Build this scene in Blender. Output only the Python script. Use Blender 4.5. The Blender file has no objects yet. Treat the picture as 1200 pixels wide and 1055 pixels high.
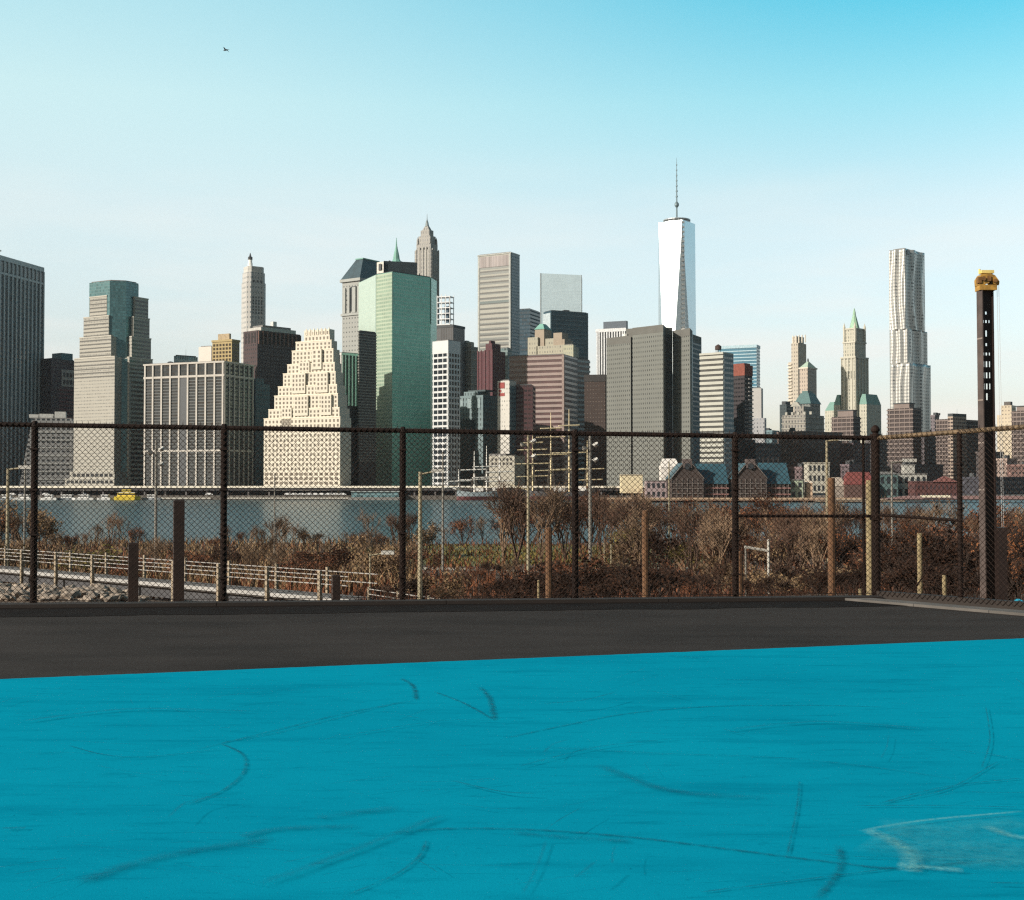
import bpy, math, random
from mathutils import Vector, Matrix
R = random.Random(7)
F, HZ, EYE = 1480.0, 562.0, 1.7
PITCH = math.atan((HZ - 527.5) / F)
SUN_EL, SUN_BACK = 25.0, 33.0          # degrees: elevation, and how far behind the camera's left the sun stands
C = bpy.context.scene.collection
rad = math.radians

def at(px, py, Y):
    """world point on the photo's ray through (px, py) at depth Y"""
    ry = F * math.cos(PITCH) - math.sin(PITCH) * (527.5 - py)
    rz = F * math.sin(PITCH) + math.cos(PITCH) * (527.5 - py)
    s = Y / ry
    return Vector(((px - 600) * s, Y, EYE + rz * s))
def ground(px, py, z=0.0):
    ry = F * math.cos(PITCH) - math.sin(PITCH) * (527.5 - py)
    rz = F * math.sin(PITCH) + math.cos(PITCH) * (527.5 - py)
    s = (z - EYE) / rz
    return Vector(((px - 600) * s, ry * s, z))
def U(px): return (px - 600) / F

# ------------------------------------------------------------------ meshes
class MB:
    def __init__(s): s.v, s.f, s.m = [], [], []
    def face(s, pts, m=0):
        n = len(s.v); s.v += [tuple(p) for p in pts]; s.f.append(tuple(range(n, n + len(pts)))); s.m.append(m)
    def box(s, x0, x1, y0, y1, z0, z1, m=0, M=None):
        P = [Vector(p) for p in ((x0,y0,z0),(x1,y0,z0),(x1,y1,z0),(x0,y1,z0),(x0,y0,z1),(x1,y0,z1),(x1,y1,z1),(x0,y1,z1))]
        if M is not None: P = [M @ p for p in P]
        n = len(s.v); s.v += [tuple(p) for p in P]
        for q in ((3,2,1,0),(4,5,6,7),(0,1,5,4),(1,2,6,5),(2,3,7,6),(3,0,4,7)):
            s.f.append(tuple(n + i for i in q)); s.m.append(m)
        return s
    def prism(s, poly, z0, z1, m=0, top=None, cap=True):
        """poly counter-clockwise seen from above; top = other polygon for a frustum"""
        top = top or poly; k = len(poly); n = len(s.v)
        s.v += [(p[0], p[1], z0) for p in poly] + [(p[0], p[1], z1) for p in top]
        for i in range(k):
            j = (i + 1) % k; s.f.append((n+i, n+j, n+k+j, n+k+i)); s.m.append(m)
        if cap:
            s.f.append(tuple(n+k+i for i in range(k))); s.m.append(m)
            s.f.append(tuple(n+i for i in reversed(range(k)))); s.m.append(m)
        return s
    def tube(s, p, q, r0, r1=None, n=6, m=0, cap=True):
        p, q = Vector(p), Vector(q); r1 = r0 if r1 is None else r1
        d = q - p
        if d.length < 1e-6: return s
        d.normalize(); a = d.orthogonal().normalized(); b = d.cross(a); k = len(s.v)
        for c, r in ((p, r0), (q, r1)):
            for i in range(n):
                t = 2*math.pi*i/n; s.v.append(tuple(c + (a*math.cos(t) + b*math.sin(t))*r))
        for i in range(n):
            j = (i+1) % n; s.f.append((k+i, k+j, k+n+j, k+n+i)); s.m.append(m)
        if cap:
            s.f.append(tuple(k+n+i for i in range(n))); s.f.append(tuple(k+i for i in reversed(range(n)))); s.m += [m, m]
        return s
    def lathe(s, prof, n=12, c=(0,0), m=0):
        k = len(s.v)
        for r, z in prof:
            for i in range(n):
                t = 2*math.pi*i/n; s.v.append((c[0]+r*math.cos(t), c[1]+r*math.sin(t), z))
        for a in range(len(prof)-1):
            for i in range(n):
                j = (i+1) % n; s.f.append((k+a*n+i, k+a*n+j, k+(a+1)*n+j, k+(a+1)*n+i)); s.m.append(m)
        s.f.append(tuple(k+(len(prof)-1)*n+i for i in range(n))); s.m.append(m)
        return s
    def mesh(s, name, mats):
        me = bpy.data.meshes.new(name); me.from_pydata(s.v, [], s.f)
        for x in (mats if isinstance(mats, (list, tuple)) else [mats]): me.materials.append(x)
        if any(s.m): me.polygons.foreach_set('material_index', s.m)
        me.update(); return me
    def build(s, name, mats, parent=None, loc=(0,0,0), smooth=False):
        me = s.mesh(name, mats)
        if smooth: me.polygons.foreach_set('use_smooth', [True]*len(me.polygons))
        o = bpy.data.objects.new(name, me); C.objects.link(o); o.location = loc; o.parent = parent
        return o
def tag(o, label, cat, group=None, kind=None):
    o['label'] = label; o['category'] = cat
    if group: o['group'] = group
    if kind: o['kind'] = kind
    return o
def structure(o): o['kind'] = 'structure'; return o
def thing(name, label, cat, loc=(0,0,0), rz=0.0, group=None):
    o = bpy.data.objects.new(name, None); C.objects.link(o); o.location = loc; o.rotation_euler = (0,0,rz)
    o.empty_display_size = .5
    return tag(o, label, cat, group)
def dup(root, loc, rz=0.0, sc=1.0, label=None, group=None):
    r = root.copy(); C.objects.link(r); r.location = loc; r.rotation_euler = (0,0,rz); r.scale = (sc,sc,sc) if not isinstance(sc, tuple) else sc
    if label: r['label'] = label
    if group: r['group'] = group
    for ch in list(root.children):
        c = ch.copy(); C.objects.link(c); c.parent = r
        for g in ch.children:
            d = g.copy(); C.objects.link(d); d.parent = c
    return r

# ------------------------------------------------------------------ materials
class NT:
    def __init__(s, name):
        s.mat = bpy.data.materials.new(name); s.mat.use_nodes = True; s.t = s.mat.node_tree
        s.b = s.t.nodes['Principled BSDF']
    def n(s, typ, **kw):
        x = s.t.nodes.new(typ)
        for k, v in kw.items(): setattr(x, k, v)
        return x
    def l(s, a, b): s.t.links.new(a, b)
    def val(s, sock, v):
        if hasattr(v, 'is_output'): s.l(v, sock)
        else: sock.default_value = v
    def math(s, op, a, b=None, c=None, clamp=False):
        x = s.n('ShaderNodeMath', operation=op); x.use_clamp = clamp
        for i, v in enumerate((a, b, c)):
            if v is not None: s.val(x.inputs[i], v)
        return x.outputs[0]
    def mix(s, f, a, b, blend='MIX'):
        x = s.n('ShaderNodeMix', data_type='RGBA', blend_type=blend)
        s.val(x.inputs[0], f)
        for i, v in ((6, a), (7, b)):
            s.val(x.inputs[i], v if hasattr(v, 'is_output') else (v[0], v[1], v[2], 1))
        return x.outputs[2]
    def noise(s, vec, scale, detail=3, rough=.55):
        x = s.n('ShaderNodeTexNoise'); x.inputs['Scale'].default_value = scale
        x.inputs['Detail'].default_value = detail; x.inputs['Roughness'].default_value = rough
        s.l(vec, x.inputs['Vector']); return x.outputs['Fac']
    def obj(s): return s.n('ShaderNodeTexCoord').outputs['Object']
    def rng(s, v, a, b, c, d):
        x = s.n('ShaderNodeMapRange'); s.val(x.inputs[0], v)
        for i, q in enumerate((a, b, c, d)): x.inputs[i+1].default_value = q
        return x.outputs[0]
_mats = {}
def mat(name, col, rough=.8, metal=0.0, amt=.25, scale=1.0, spec=.5, col2=None):
    if name in _mats: return _mats[name]
    t = NT(name); o = t.obj()
    f = t.noise(o, scale, 4)
    f2 = t.rng(f, .3, .7, 0, 1)
    lo = tuple(c*(1-amt) for c in col); hi = col2 or tuple(min(1, c*(1+amt)) for c in col)
    t.l(t.mix(f2, lo, hi), t.b.inputs['Base Color'])
    t.b.inputs['Roughness'].default_value = rough; t.b.inputs['Metallic'].default_value = metal
    t.b.inputs['Specular IOR Level'].default_value = spec
    _mats[name] = t.mat; return t.mat
def facade(name, wall, glass, bay, flr, wx=(.2,.8), wz=(.25,.8), wr=.85, gr=.2, gmet=0.0, var=.6, blinds=.0, nz=.12, wmet=0.0, blind=(.35,.34,.3)):
    """wall with a regular grid of windows, laid out along whichever way the vertical face runs"""
    if name in _mats: return _mats[name]
    t = NT(name); tc = t.n('ShaderNodeTexCoord')
    P = t.n('ShaderNodeSeparateXYZ'); t.l(tc.outputs['Object'], P.inputs[0])
    N = t.n('ShaderNodeSeparateXYZ'); t.l(tc.outputs['Normal'], N.inputs[0])
    h = t.math('SUBTRACT', t.math('MULTIPLY', P.outputs[1], N.outputs[0]), t.math('MULTIPLY', P.outputs[0], N.outputs[1]))
    hb = t.math('ADD', t.math('DIVIDE', h, bay), 1000.0); zb = t.math('DIVIDE', P.outputs[2], flr)
    fx, fz = t.math('FRACT', hb), t.math('FRACT', zb)
    def within(v, a, b): return t.math('MULTIPLY', t.math('GREATER_THAN', v, a), t.math('LESS_THAN', v, b))
    m = t.math('MULTIPLY', within(fx, *wx), within(fz, *wz))
    m = t.math('MULTIPLY', m, t.math('LESS_THAN', t.math('ABSOLUTE', N.outputs[2]), .5))
    cv = t.n('ShaderNodeCombineXYZ'); t.l(t.math('FLOOR', hb), cv.inputs[0]); t.l(t.math('FLOOR', zb), cv.inputs[1])
    wn = t.n('ShaderNodeTexWhiteNoise', noise_dimensions='3D'); t.l(cv.outputs[0], wn.inputs['Vector'])
    r = wn.outputs['Value']
    g = t.mix(r, tuple(c*(1-var) for c in glass), tuple(min(1, c*(1+var)) for c in glass))
    if blinds: g = t.mix(t.math('LESS_THAN', t.math('FRACT', t.math('MULTIPLY', r, 7.3)), blinds), g, blind)
    wl = t.mix(t.rng(t.noise(tc.outputs['Object'], .06, 5), .3, .7, 0, 1), tuple(c*(1-nz) for c in wall), tuple(min(1, c*(1+nz)) for c in wall))
    t.l(t.mix(m, wl, g), t.b.inputs['Base Color'])
    t.l(t.rng(m, 0, 1, wr, gr), t.b.inputs['Roughness'])
    t.l(t.rng(m, 0, 1, wmet, gmet), t.b.inputs['Metallic'])
    _mats[name] = t.mat; return t.mat
DARKGLASS = mat('dark_window_glass', (.022,.028,.034), .12, 0, .6, .15)
BLUEGLASS = mat('blue_window_glass', (.03,.06,.085), .1, .0, .5, .12)
CONC = mat('concrete', (.34,.32,.29), .9, 0, .18, .5)
ROOFGREY = mat('roof_grey', (.16,.155,.15), .9, 0, .2, .3)
MECH = mat('roof_plant_dark', (.04,.045,.05), .7, 0, .3, .3)
COPPER = mat('green_copper', (.17,.36,.30), .7, 0, .25, .1)
WHITE = mat('white_paint', (.78,.77,.73), .6, 0, .08, .5)

# ------------------------------------------------------------------ buildings
TOWERS = 'towers of the skyline across the river'
class Bld:
    def __init__(s, name, label, x0, xc, x1, D, th, cat='building', zb=-8.0, depth=None, group=TOWERS):
        t = rad(th); X = U(xc)*D; s.D, s.zb = D, zb
        s.a = (X - U(x0)*D) / (math.cos(t) + U(x0)*math.sin(t))
        den = math.sin(t) - U(x1)*math.cos(t)
        s.b = depth if depth else (U(x1)*D - X) / den
        s.x0, s.xc, s.x1 = x0, xc, x1
        ex, ey = Vector((math.cos(t), -math.sin(t), 0)), Vector((math.sin(t), math.cos(t), 0))
        c = Vector((X, D, zb)) - ex*s.a/2 + ey*s.b/2
        s.o = thing(name, label, cat, c, -t, group)
        s.A, s.B = s.a/2, s.b/2
        s.nw = 0; s.rest = MB(); s.restm = None
    def z(s, py, Y=None): return at(600, py, Y or s.D).z - s.zb
    def fx(s, px): return -s.A + (px - s.x0)/(s.xc - s.x0)*s.a
    def ry(s, px): return -s.B + (px - s.xc)/(s.x1 - s.xc)*s.b
    def box(s, name, m, x0, x1, y0, y1, z0, z1, parent=None):
        return MB().box(x0,x1,y0,y1,z0,z1).build(name, m, parent or s.o)
    def body(s, m, ytop, name='wall', i=0.0):
        z1 = s.z(ytop); o = s.box(name, m, -s.A+i, s.A-i, -s.B+i, s.B-i, 0, z1); s.h = z1
        return o
    def roof(s, m=ROOFGREY, i=1.2, h=.7, z=None):
        z = s.h if z is None else z
        return s.box('roof', m, -s.A+i, s.A-i, -s.B+i, s.B-i, z, z+h)
    def bands(s, m, z0, z1, n, frac=.5, p=.08, name='window_band', rng=None, parent=None):
        x0,x1,y0,y1 = rng or (-s.A, s.A, -s.B, s.B)
        st = (z1-z0)/n
        for k in range(n):
            if s.nw >= 99: return
            s.nw += 1
            za = z0 + st*(k + (1-frac)/2)
            MB().box(x0-p,x1+p,y0-p,y1+p,za,za+st*frac).build(name, m, parent or s.o)
    def piers(s, m, face, n, z0, z1, w, d=.6, name='pier', h0=None, h1=None, plane=None):
        L = s.A if face == 'f' else s.B
        h0 = -L if h0 is None else h0; h1 = L if h1 is None else h1
        for k in range(n+1):
            c = h0 + (h1-h0)*k/n; c = min(max(c, h0+w/2), h1-w/2)
            if face == 'f':
                y = -s.B if plane is None else plane
                MB().box(c-w/2,c+w/2,y-d,y+.05,z0,z1).build(name, m, s.o)
            else:
                x = s.A if plane is None else plane
                MB().box(x-.05,x+d,c-w/2,c+w/2,z0,z1).build(name, m, s.o)
    def wins(s, m, face, plane, h0, h1, z0, z1, nc, nr, fw=.5, fh=.55, p=.1, name='window', down=True, skip=()):
        """grid of single windows on a face; the first hundred stay parts of their own"""
        cw, rh = (h1-h0)/nc, (z1-z0)/nr; w, hh = cw*fw/2, rh*fh/2
        bx = (-w,w,-p,p,-hh,hh) if face == 'f' else (-p,p,-w,w,-hh,hh)
        me = MB().box(*bx).mesh(name, m)
        s.restm = m
        for r in (reversed(range(nr)) if down else range(nr)):
            for c in range(nc):
                if (c, r) in skip: continue
                hc, zc = h0+cw*(c+.5), z0+rh*(r+.5)
                pos = (hc, plane, zc) if face == 'f' else (plane, hc, zc)
                if s.nw < 99:
                    s.nw += 1; o = bpy.data.objects.new(name, me); C.objects.link(o); o.parent = s.o; o.location = pos
                else:
                    s.rest.box(pos[0]+bx[0],pos[0]+bx[1],pos[1]+bx[2],pos[1]+bx[3],pos[2]+bx[4],pos[2]+bx[5])
    def done(s):
        if s.rest.v:
            o = s.rest.build('window', s.restm, s.o); o['kind'] = 'stuff'
        return s.o
# ================================================================== the skyline
def S(D): return D / F          # metres per photo pixel at depth D

# --- dark tower with pale ribs, cut by the left edge of the picture
b = Bld('office_tower', 'dark blue glass tower with pale vertical ribs at the far left edge', -110, -28, 49, 835, 12)
g = facade('ribbed_dark_glass', (.09,.105,.115), (.04,.065,.08), 2.6, 3.6, (.12,.88), (.2,.8), gr=.15, var=.7)
b.body(g, 562 - (562-319)*(835+b.b*.978)/835)
zz = b.h
stone = mat('rib_stone', (.46,.48,.48), .85, 0, .1, .3)
b.box('parapet', stone, -b.A-.4, b.A+.4, -b.B-.4, b.B+.4, zz, zz+3.2)
b.box('ledge_band', stone, -b.A-.5, b.A+.5, -b.B-.5, b.B+.5, zz-9.5, zz-8)
for k in range(17):
    y = -b.B + b.b*k/16
    b.box('pier', stone, b.A-.05, b.A+.75, y-.55, y+.55, 0, zz)
b.piers(stone, 'f', 9, 0, zz, 1.1, .7)
b.wins(DARKGLASS, 'r', b.A+.05, -b.B, b.B, zz-7.4, zz-.6, 16, 1, .55, .85)
for dx, hgt in ((-6, 5), (-2, 3)):
    m = MB(); p = b.ry(2)+dx
    m.tube((b.A-4, p, zz+3), (b.A-4, p, zz+3+hgt), .25, .15)
    m.lathe([(.2, zz+3+hgt), (2.0, zz+3.6+hgt), (2.2, zz+4.4+hgt)], 10, (b.A-4, p))
    m.build('rooftop_dish', WHITE, b.o)
b.done()

# --- brown tower in the gap
b = Bld('office_tower', 'dark plum brown tower in the gap left of the pale stepped tower', 44, 59, 88, 900, 35)
b.body(facade('plum_wall', (.075,.045,.055), (.03,.022,.03), 2.4, 3.2, (.1,.9), (.35,.8), gr=.3), 420.5)
b.roof(MECH)
b.box('roof_plant', mat('teal_plant', (.07,.14,.16), .6, 0, .3, .4), b.A-12, b.A-1, -b.B+9, b.B-2, b.h, b.h+5)
cream = mat('cream_panel', (.36,.31,.28), .8)
b.box('wall_panel', cream, b.A-.2, b.A+.4, b.ry(71), b.B, b.z(452), b.z(432))
b.wins(DARKGLASS, 'r', b.A+.5, b.ry(72), b.B-.5, b.z(451), b.z(434), 4, 2, .6, .6)
red = mat('mauve_red_panel', (.15,.05,.055), .7)
for k in range(9):
    b.box('spandrel', red, b.A-.2, b.A+.3, b.ry(68), b.B-.3, b.z(494-4.6*k), b.z(492-4.6*k))
b.done()

# --- low ribbed block with sloped side
b = Bld('office_building', 'low grey ribbed block with one sloping side at the foot of the dark left tower', 21, 85, 86, 838, -16, depth=20)
gr = facade('grey_ribbed', (.27,.27,.27), (.03,.035,.04), 3.1, 3.0, (.25,.85), (.2,.62), gr=.3)
h = b.z(491)
m = MB()
m.prism([(-b.A,-b.B),(b.A,-b.B),(b.A,b.B),(-b.A,b.B)], 0, h, top=[(-b.A+8.5,-b.B),(b.A,-b.B),(b.A,b.B),(-b.A+8.5,b.B)])
m.build('wall', gr, b.o); b.h = h
b.box('roof', ROOFGREY, -b.A+9, b.A-1, -b.B+1, b.B-1, h, h+.6)
for x0, x1, hh in ((33,44,2.2),(45,61,2.6),(63,76,4.2)):
    b.box('roof_plant', mat('pale_plant', (.5,.5,.48), .7), b.fx(x0), b.fx(x1), -b.B+3, b.B-5, h+.6, h+.6+hh)
b.bands(mat('pale_ledge', (.36,.36,.35), .85), 2, h-1, 9, .22, .35, 'ledge_band', (-b.A+8.6, b.A, -b.B, b.B))
b.done()

# --- pale stepped tower with teal chamfer glass
b = Bld('skyscraper', 'pale stepped stone tower with a teal glass corner and octagonal top', 86, 139, 178.5, 812, 30)
A, B_ = b.A, b.B
glass = facade('teal_corner_glass', (.075,.15,.16), (.075,.17,.185), 1.5, 2.0, (.08,.92), (.14,.86), gr=.22, var=.3, wr=.4, gmet=.35, wmet=.3)
def octa(x, y, c): return [(-x+c,-y),(x-c,-y),(x,-y+c),(x,y-c),(x-c,y),(-x+c,y),(-x,y-c),(-x,-y+c)]
zt = b.z(327)
cc = min(A,B_)
MB().prism(octa(A*.93, B_*.93, cc*.52), 0, b.z(419)).build('glass_core', glass, b.o)
MB().prism(octa(A*.80, B_*.86, cc*.50), b.z(419), zt).build('glass_core', glass, b.o)
MB().prism(octa(A*.74, B_*.78, cc*.46), zt, zt+.8).build('roof', ROOFGREY, b.o)
st = facade('pale_stepped_stone', (.34,.325,.285), (.185,.185,.17), 1.45, 2.15, (.16,.84), (.3,.62), gr=.4, var=.4, nz=.05)
stb = mat('pale_stone_plain', (.42,.40,.35), .85, 0, .08, .2)
# stone wings on the four sides, each tier narrower and further in: (left, right, right side start, out, top px)
tiers = [(-1.0,.80,-.42,1.00,418), (-.80,.60,-.22,.955,393), (-.66,.46,-.08,.915,369), (-.42,.34,.06,.88,345)]
for l_, r_, s_, out, py in tiers:
    zz = b.z(py); e_ = out
    b.box('stepped_wing', st, A*l_, A*r_, -B_*out, B_*out*.98, 0, zz)
    b.box('stepped_wing', st, -A*out*1.0, A*out, B_*s_, B_*(out-.02), 0, zz-.02)
    b.box('coping', stb, A*l_-.2, A*r_+.2, -B_*out-.25, -B_*out+2, zz, zz+.7)
    b.box('coping', stb, A*out-2, A*out+.25, B_*s_-.2, B_*(out-.02)+.2, zz-.02, zz+.68)
    for k in range(5 if out == 1 else 6):
        z0 = zz - 1.6 - k*2.55
        b.box('window_band', mat('soft_dark_glass', (.10,.10,.095), .3), A*l_+.3, A*r_-.3, -B_*out-.12, -B_*out+.5, z0-.75, z0)
        b.box('window_band', DARKGLASS, A*out-.5, A*out+.12, B_*s_+.3, B_*(out-.02)-.3, z0-1.1, z0)
for k in range(24):      # the right side keeps dark bands all the way down
    z0 = b.z(418) - 15 - k*2.9
    if z0 > 3: b.box('window_band', DARKGLASS, A-.3, A+.14, -B_*.30, B_*.95, z0-1.5, z0)
b.box('podium', st, -A*1.08, A*.9, -B_*1.1, B_, 0, b.z(553))
b.box('podium', st, -A*1.2, A*.98, -B_*1.22, B_, 0, b.z(561))
b.wins(DARKGLASS, 'f', -B_*1.1-.02, -A*.98, A*.84, b.z(560), b.z(554), 9, 1, .7, .6)
b.wins(DARKGLASS, 'f', -B_*1.22-.02, -A*1.15, A*.94, b.z(568), b.z(562), 11, 1, .7, .6)
b.done()

# --- dark block with cream pier grid
b = Bld('office_block', 'broad dark block with a grid of cream vertical piers on the waterfront', 169, 262, 296, 772, 23)
g = facade('grid_block_glass', (.028,.032,.034), (.02,.028,.032), b.a/27, 2.65, (.1,.9), (.3,.85), gr=.15, var=.6)
b.body(g, 425)
cr = mat('cream_pier', (.44,.41,.37), .8, 0, .1, .4)
b.piers(cr, 'f', 9, 0, b.h, 1.15, .7)
b.piers(cr, 'r', 6, 0, b.h, 1.0, .6)
for py, hh in ((441, 1.3), (529, 1.0)):
    z0 = b.z(py); b.box('ledge_band', cr, -b.A-.62, b.A+.52, -b.B-.62, b.B+.5, z0, z0+hh)
b.box('parapet', cr, -b.A-.8, b.A+.7, -b.B-.8, b.B+.7, b.h, b.h+1.0)
z0 = b.z(441); b.box('blank_bay', mat('blank_bay', (.03,.037,.045), .5), b.fx(211.5), b.fx(220.5), -b.B-.3, -b.B+.1, 0, z0-.3)
b.bands(mat('grid_spandrel', (.05,.058,.06), .5), 1, z0-1, 38, .3, .2, 'spandrel')
b.roof(ROOFGREY, 2, .5, b.h+1.02)
m = MB(); m.lathe([(2.4,b.h+1),(2.4,b.h+2),(1.5,b.h+2.8),(.2,b.h+3.1)], 12, (b.fx(190),-b.B+8)); m.build('roof_vent', MECH, b.o)
b.done()

b = Bld('office_building', 'small teal striped rooftop block peeking over the cream pier grid', 203, 204, 231, 860, 50)
b.body(facade('teal_strip', (.42,.45,.44), (.05,.13,.17), 1.7, 6.5, (.2,.85), (.15,.9), gr=.2), 417, 'wall'); b.roof(MECH)
MB().tube((0,0,b.h),(0,0,b.h+5),.12,.05).build('antenna', MECH, b.o)
b.done()
b = Bld('tower', 'blank off-white slab beside the yellow tower', 232, 247, 250, 985, 25)
b.body(mat('offwhite_slab', (.62,.56,.50), .85, 0, .06, .1), 406); b.roof(); b.done()
b = Bld('apartment_tower', 'yellow tower with dark window bays and a square penthouse', 248, 271, 280, 960, 27)
b.body(mat('yellow_brick', (.38,.29,.14), .85, 0, .12, .2), 400)
b.box('parapet', mat('yellow_brick', ()), -b.A-.5, b.A+.5, -b.B-.5, b.B+.5, b.h, b.h+1.6)
b.box('penthouse', mat('tan_penthouse', (.36,.28,.18), .85), -b.A+3, b.A-5, -b.B+3, b.B-4, b.h+1.6, b.h+6.5)
b.wins(mat('brown_glass', (.06,.045,.03), .2), 'f', -b.B, -b.A+.4, b.A-.4, 40, b.h-1, 6, 26, .58, .6, .2)
b.wins(mat('brown_glass', ()), 'r', b.A, -b.B+.4, b.B-.4, 40, b.h-1, 5, 26, .58, .6, .2)
b.done()

# --- tall slim stone tower with lantern
b = Bld('skyscraper', 'slim pale stone tower with a small lantern, standing alone above the plum tower', 280.5, 289.5, 312, 1150, 55)
w = facade('slim_stone', (.42,.41,.39), (.10,.12,.13), 2.8, 4.6, (.3,.62), (.2,.6), gr=.4, nz=.06)
c = 3.0
P = [(-b.A+c,-b.B),(b.A-c,-b.B),(b.A,-b.B+c),(b.A,b.B-c),(b.A-c,b.B),(-b.A+c,b.B),(-b.A,b.B-c),(-b.A,-b.B+c)]
z1, z2, z3 = b.z(330), b.z(318), b.z(311)
MB().prism(P, 0, z1).build('wall', w, b.o)
MB().prism([(x*.93,y*.93) for x,y in P], z1, z2).build('upper_stage', w, b.o)
MB().prism([(x*.84,y*.84) for x,y in P], z2, z3).build('crown', mat('slim_crown', (.45,.44,.41), .85), b.o)
b.wins(DARKGLASS, 'r', b.A*.93+.02, -b.B*.55, b.B*.6, b.z(334), b.z(327), 3, 1, .5, .9)
b.wins(DARKGLASS, 'r', b.A+.02, -b.B*.6, b.B*.6, b.z(368), b.z(346), 4, 6, .4, .5)
m = MB(); x, y = b.A*.2, -b.B*.45; z = z3
m.lathe([(2.3,z),(2.3,z+3.2),(1.9,z+3.4),(1.9,z+6.5)], 8, (x,y)); m.build('lantern', WHITE, b.o)
m = MB(); m.lathe([(2.2,z+6.5),(2.2,z+9),(1.2,z+9.4),(.2,z+13)], 8, (x,y)); m.build('lantern_cap', MECH, b.o)
b.done()

# --- plum tower
b = Bld('office_tower', 'dark purple brown tower with tall recessed openings under its roof', 284.5, 301, 351, 905, 42)
pw = facade('purple_brown', (.065,.042,.042), (.03,.025,.028), 2.5, 3.0, (.25,.75), (.3,.72), gr=.3)
b.body(pw, 387); zt = b.h
b.wins(mat('deep_recess', (.02,.014,.014), .8), 'r', b.A, -b.B+2, b.B-1, b.z(402), b.z(389), 10, 1, .6, .95)
b.wins(mat('deep_recess', ()), 'f', -b.B, -b.A+1, b.A-1, b.z(402), b.z(389), 4, 1, .55, .95)
fin = mat('brown_fin', (.17,.09,.07), .8)
for k in range(11):
    y = -b.B+1 + (b.b-1)*k/10; b.box('fin', fin, b.A-.1, b.A+.9, y-.45, y+.45, b.z(403), b.z(388))
b.box('cornice', mat('plum_cornice', (.42,.41,.38), .8), -b.A+1.5, b.A+.2, -b.B+3, b.B-4, zt, zt+2.6)
b.box('roof', ROOFGREY, -b.A+3, b.A-2, -b.B+6, b.B-7, zt+2.6, zt+4.4)
b.box('penthouse', mat('pale_plant', ()), -2, 1.4, 0, 3.2, zt+4.4, zt+8.6)
b.done()

b = Bld('office_building', 'low blue grey block squeezed between the pier grid block and the cream stepped building', 294, 299, 316, 815, 50)
b.body(facade('bluegrey_low', (.07,.12,.15), (.03,.05,.065), 2.1, 3.0, (.2,.75), (.25,.7), gr=.2), 450)
b.box('upper_block', facade('bluegrey_low', (),(),1,1), -b.A, b.A, -b.B, 1, b.h, b.h+3.5); b.done()

# --- cream stepped building
b = Bld('stepped_building', 'cream stepped building rising like a pyramid of small windows at the water', 309, 398.5, 408, 742, 27)
A, B_ = b.A, b.B
cs = mat('cream_stone', (.57,.525,.44), .9, 0, .06, .15)
cw = mat('cream_window', (.12,.10,.075), .35, 0, .5, .3)
def lx(px): return b.fx(px)
rows = [(309,398.5,489),(313.5,396.7,478),(319.5,394,461.6),(323,392,450.5),(328,389.5,435),(332,387.5,424),(336.5,385,407.6),(340,382,397),(349,379,383)]
zprev = 0
for i, (xl, xr, py) in enumerate(rows):
    zz = b.z(py); yf = -b.B + i*.8; yb = b.B + 3
    xr2 = lx(xr); xl2 = lx(xl)
    b.box('tier', cs, xl2, xr2, yf, yb, zprev, zz)
    if i < 8: b.box('coping', mat('cream_coping', (.72,.65,.52), .85), xl2-.15, xr2+.15, yf-.15, yf+.5, zz, zz+.45)
    b.nw_top = zz; zprev = zz
# forward bays that throw shadow on the setbacks
bays = [(345,361,462,3),(340,356,435,3),(347,359,421,3),(362,373,407,3),(330,342,476,3),(376,388,462,3),(369,382,435,3)]
tier_at = lambda py: max(i for i in range(9) if i == 0 or rows[i-1][2] >= py+1)
for xl, xr, py, n in bays:
    yo = .8*max(0, tier_at(py)-2); b.box('projecting_bay', cs, lx(xl), lx(xr), -b.B+yo, -b.B+yo+3, b.z(py+24), b.z(py))
zprev = None
for i in reversed(range(9)):
    xl, xr, py = rows[i]; yf = -b.B + i*.8
    z1 = b.z(py)-.4; z0 = b.z(rows[i-1][2]) if i else b.z(553)
    nc = max(6, round((xr-xl)/4.45)); nr = max(1, round((z1-z0)/2.8))
    b.wins(cw, 'f', yf, lx(xl)+.3, lx(xr)-.3, z0+.3, z1, nc, nr, .42, .55, .12)
for xl, xr, py, n in bays:
    b.wins(cw, 'f', -b.B+.8*max(0, tier_at(py)-2), lx(xl)+.2, lx(xr)-.2, b.z(py+21.5), b.z(py)-.4, max(2, round((xr-xl)/4.45)), 4, .42, .55, .12)
b.wins(cw, 'f', -b.B, lx(309)+.4, lx(398)-.4, b.z(569), b.z(553), 15, 3, .62, .6, .12)
b.bands(cs, b.z(554.5), b.z(553), 1, .9, .25, 'ledge_band')
for k in range(7):
    m = lx(352+k*4.4); b.box('fin', mat('cream_coping', ()), m-.3, m+.3, -b.B+6.0, -b.B+6.45, b.z(389), b.z(383)+.8)
b.done()

# --- dark tower with white piers, mansard tower
b = Bld('office_tower', 'dark tower with thin white piers between the cream stepped building and the green glass', 391, 400, 424, 850, 48)
b.body(facade('dark_pier_glass', (.03,.025,.025), (.02,.02,.022), 2.2, 3.3, (.1,.9), (.25,.85), gr=.2), 416)
wp = mat('white_pier', (.50,.49,.47), .8)
b.piers(wp, 'f', 2, 0, b.h, .9, .5); b.piers(wp, 'r', 6, 0, b.h, .9, .6)
b.box('parapet', wp, -b.A-.6, b.A+.6, -b.B-.6, b.B+.6, b.h, b.h+1.4); b.roof(z=b.h+1.42); b.done()

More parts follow.
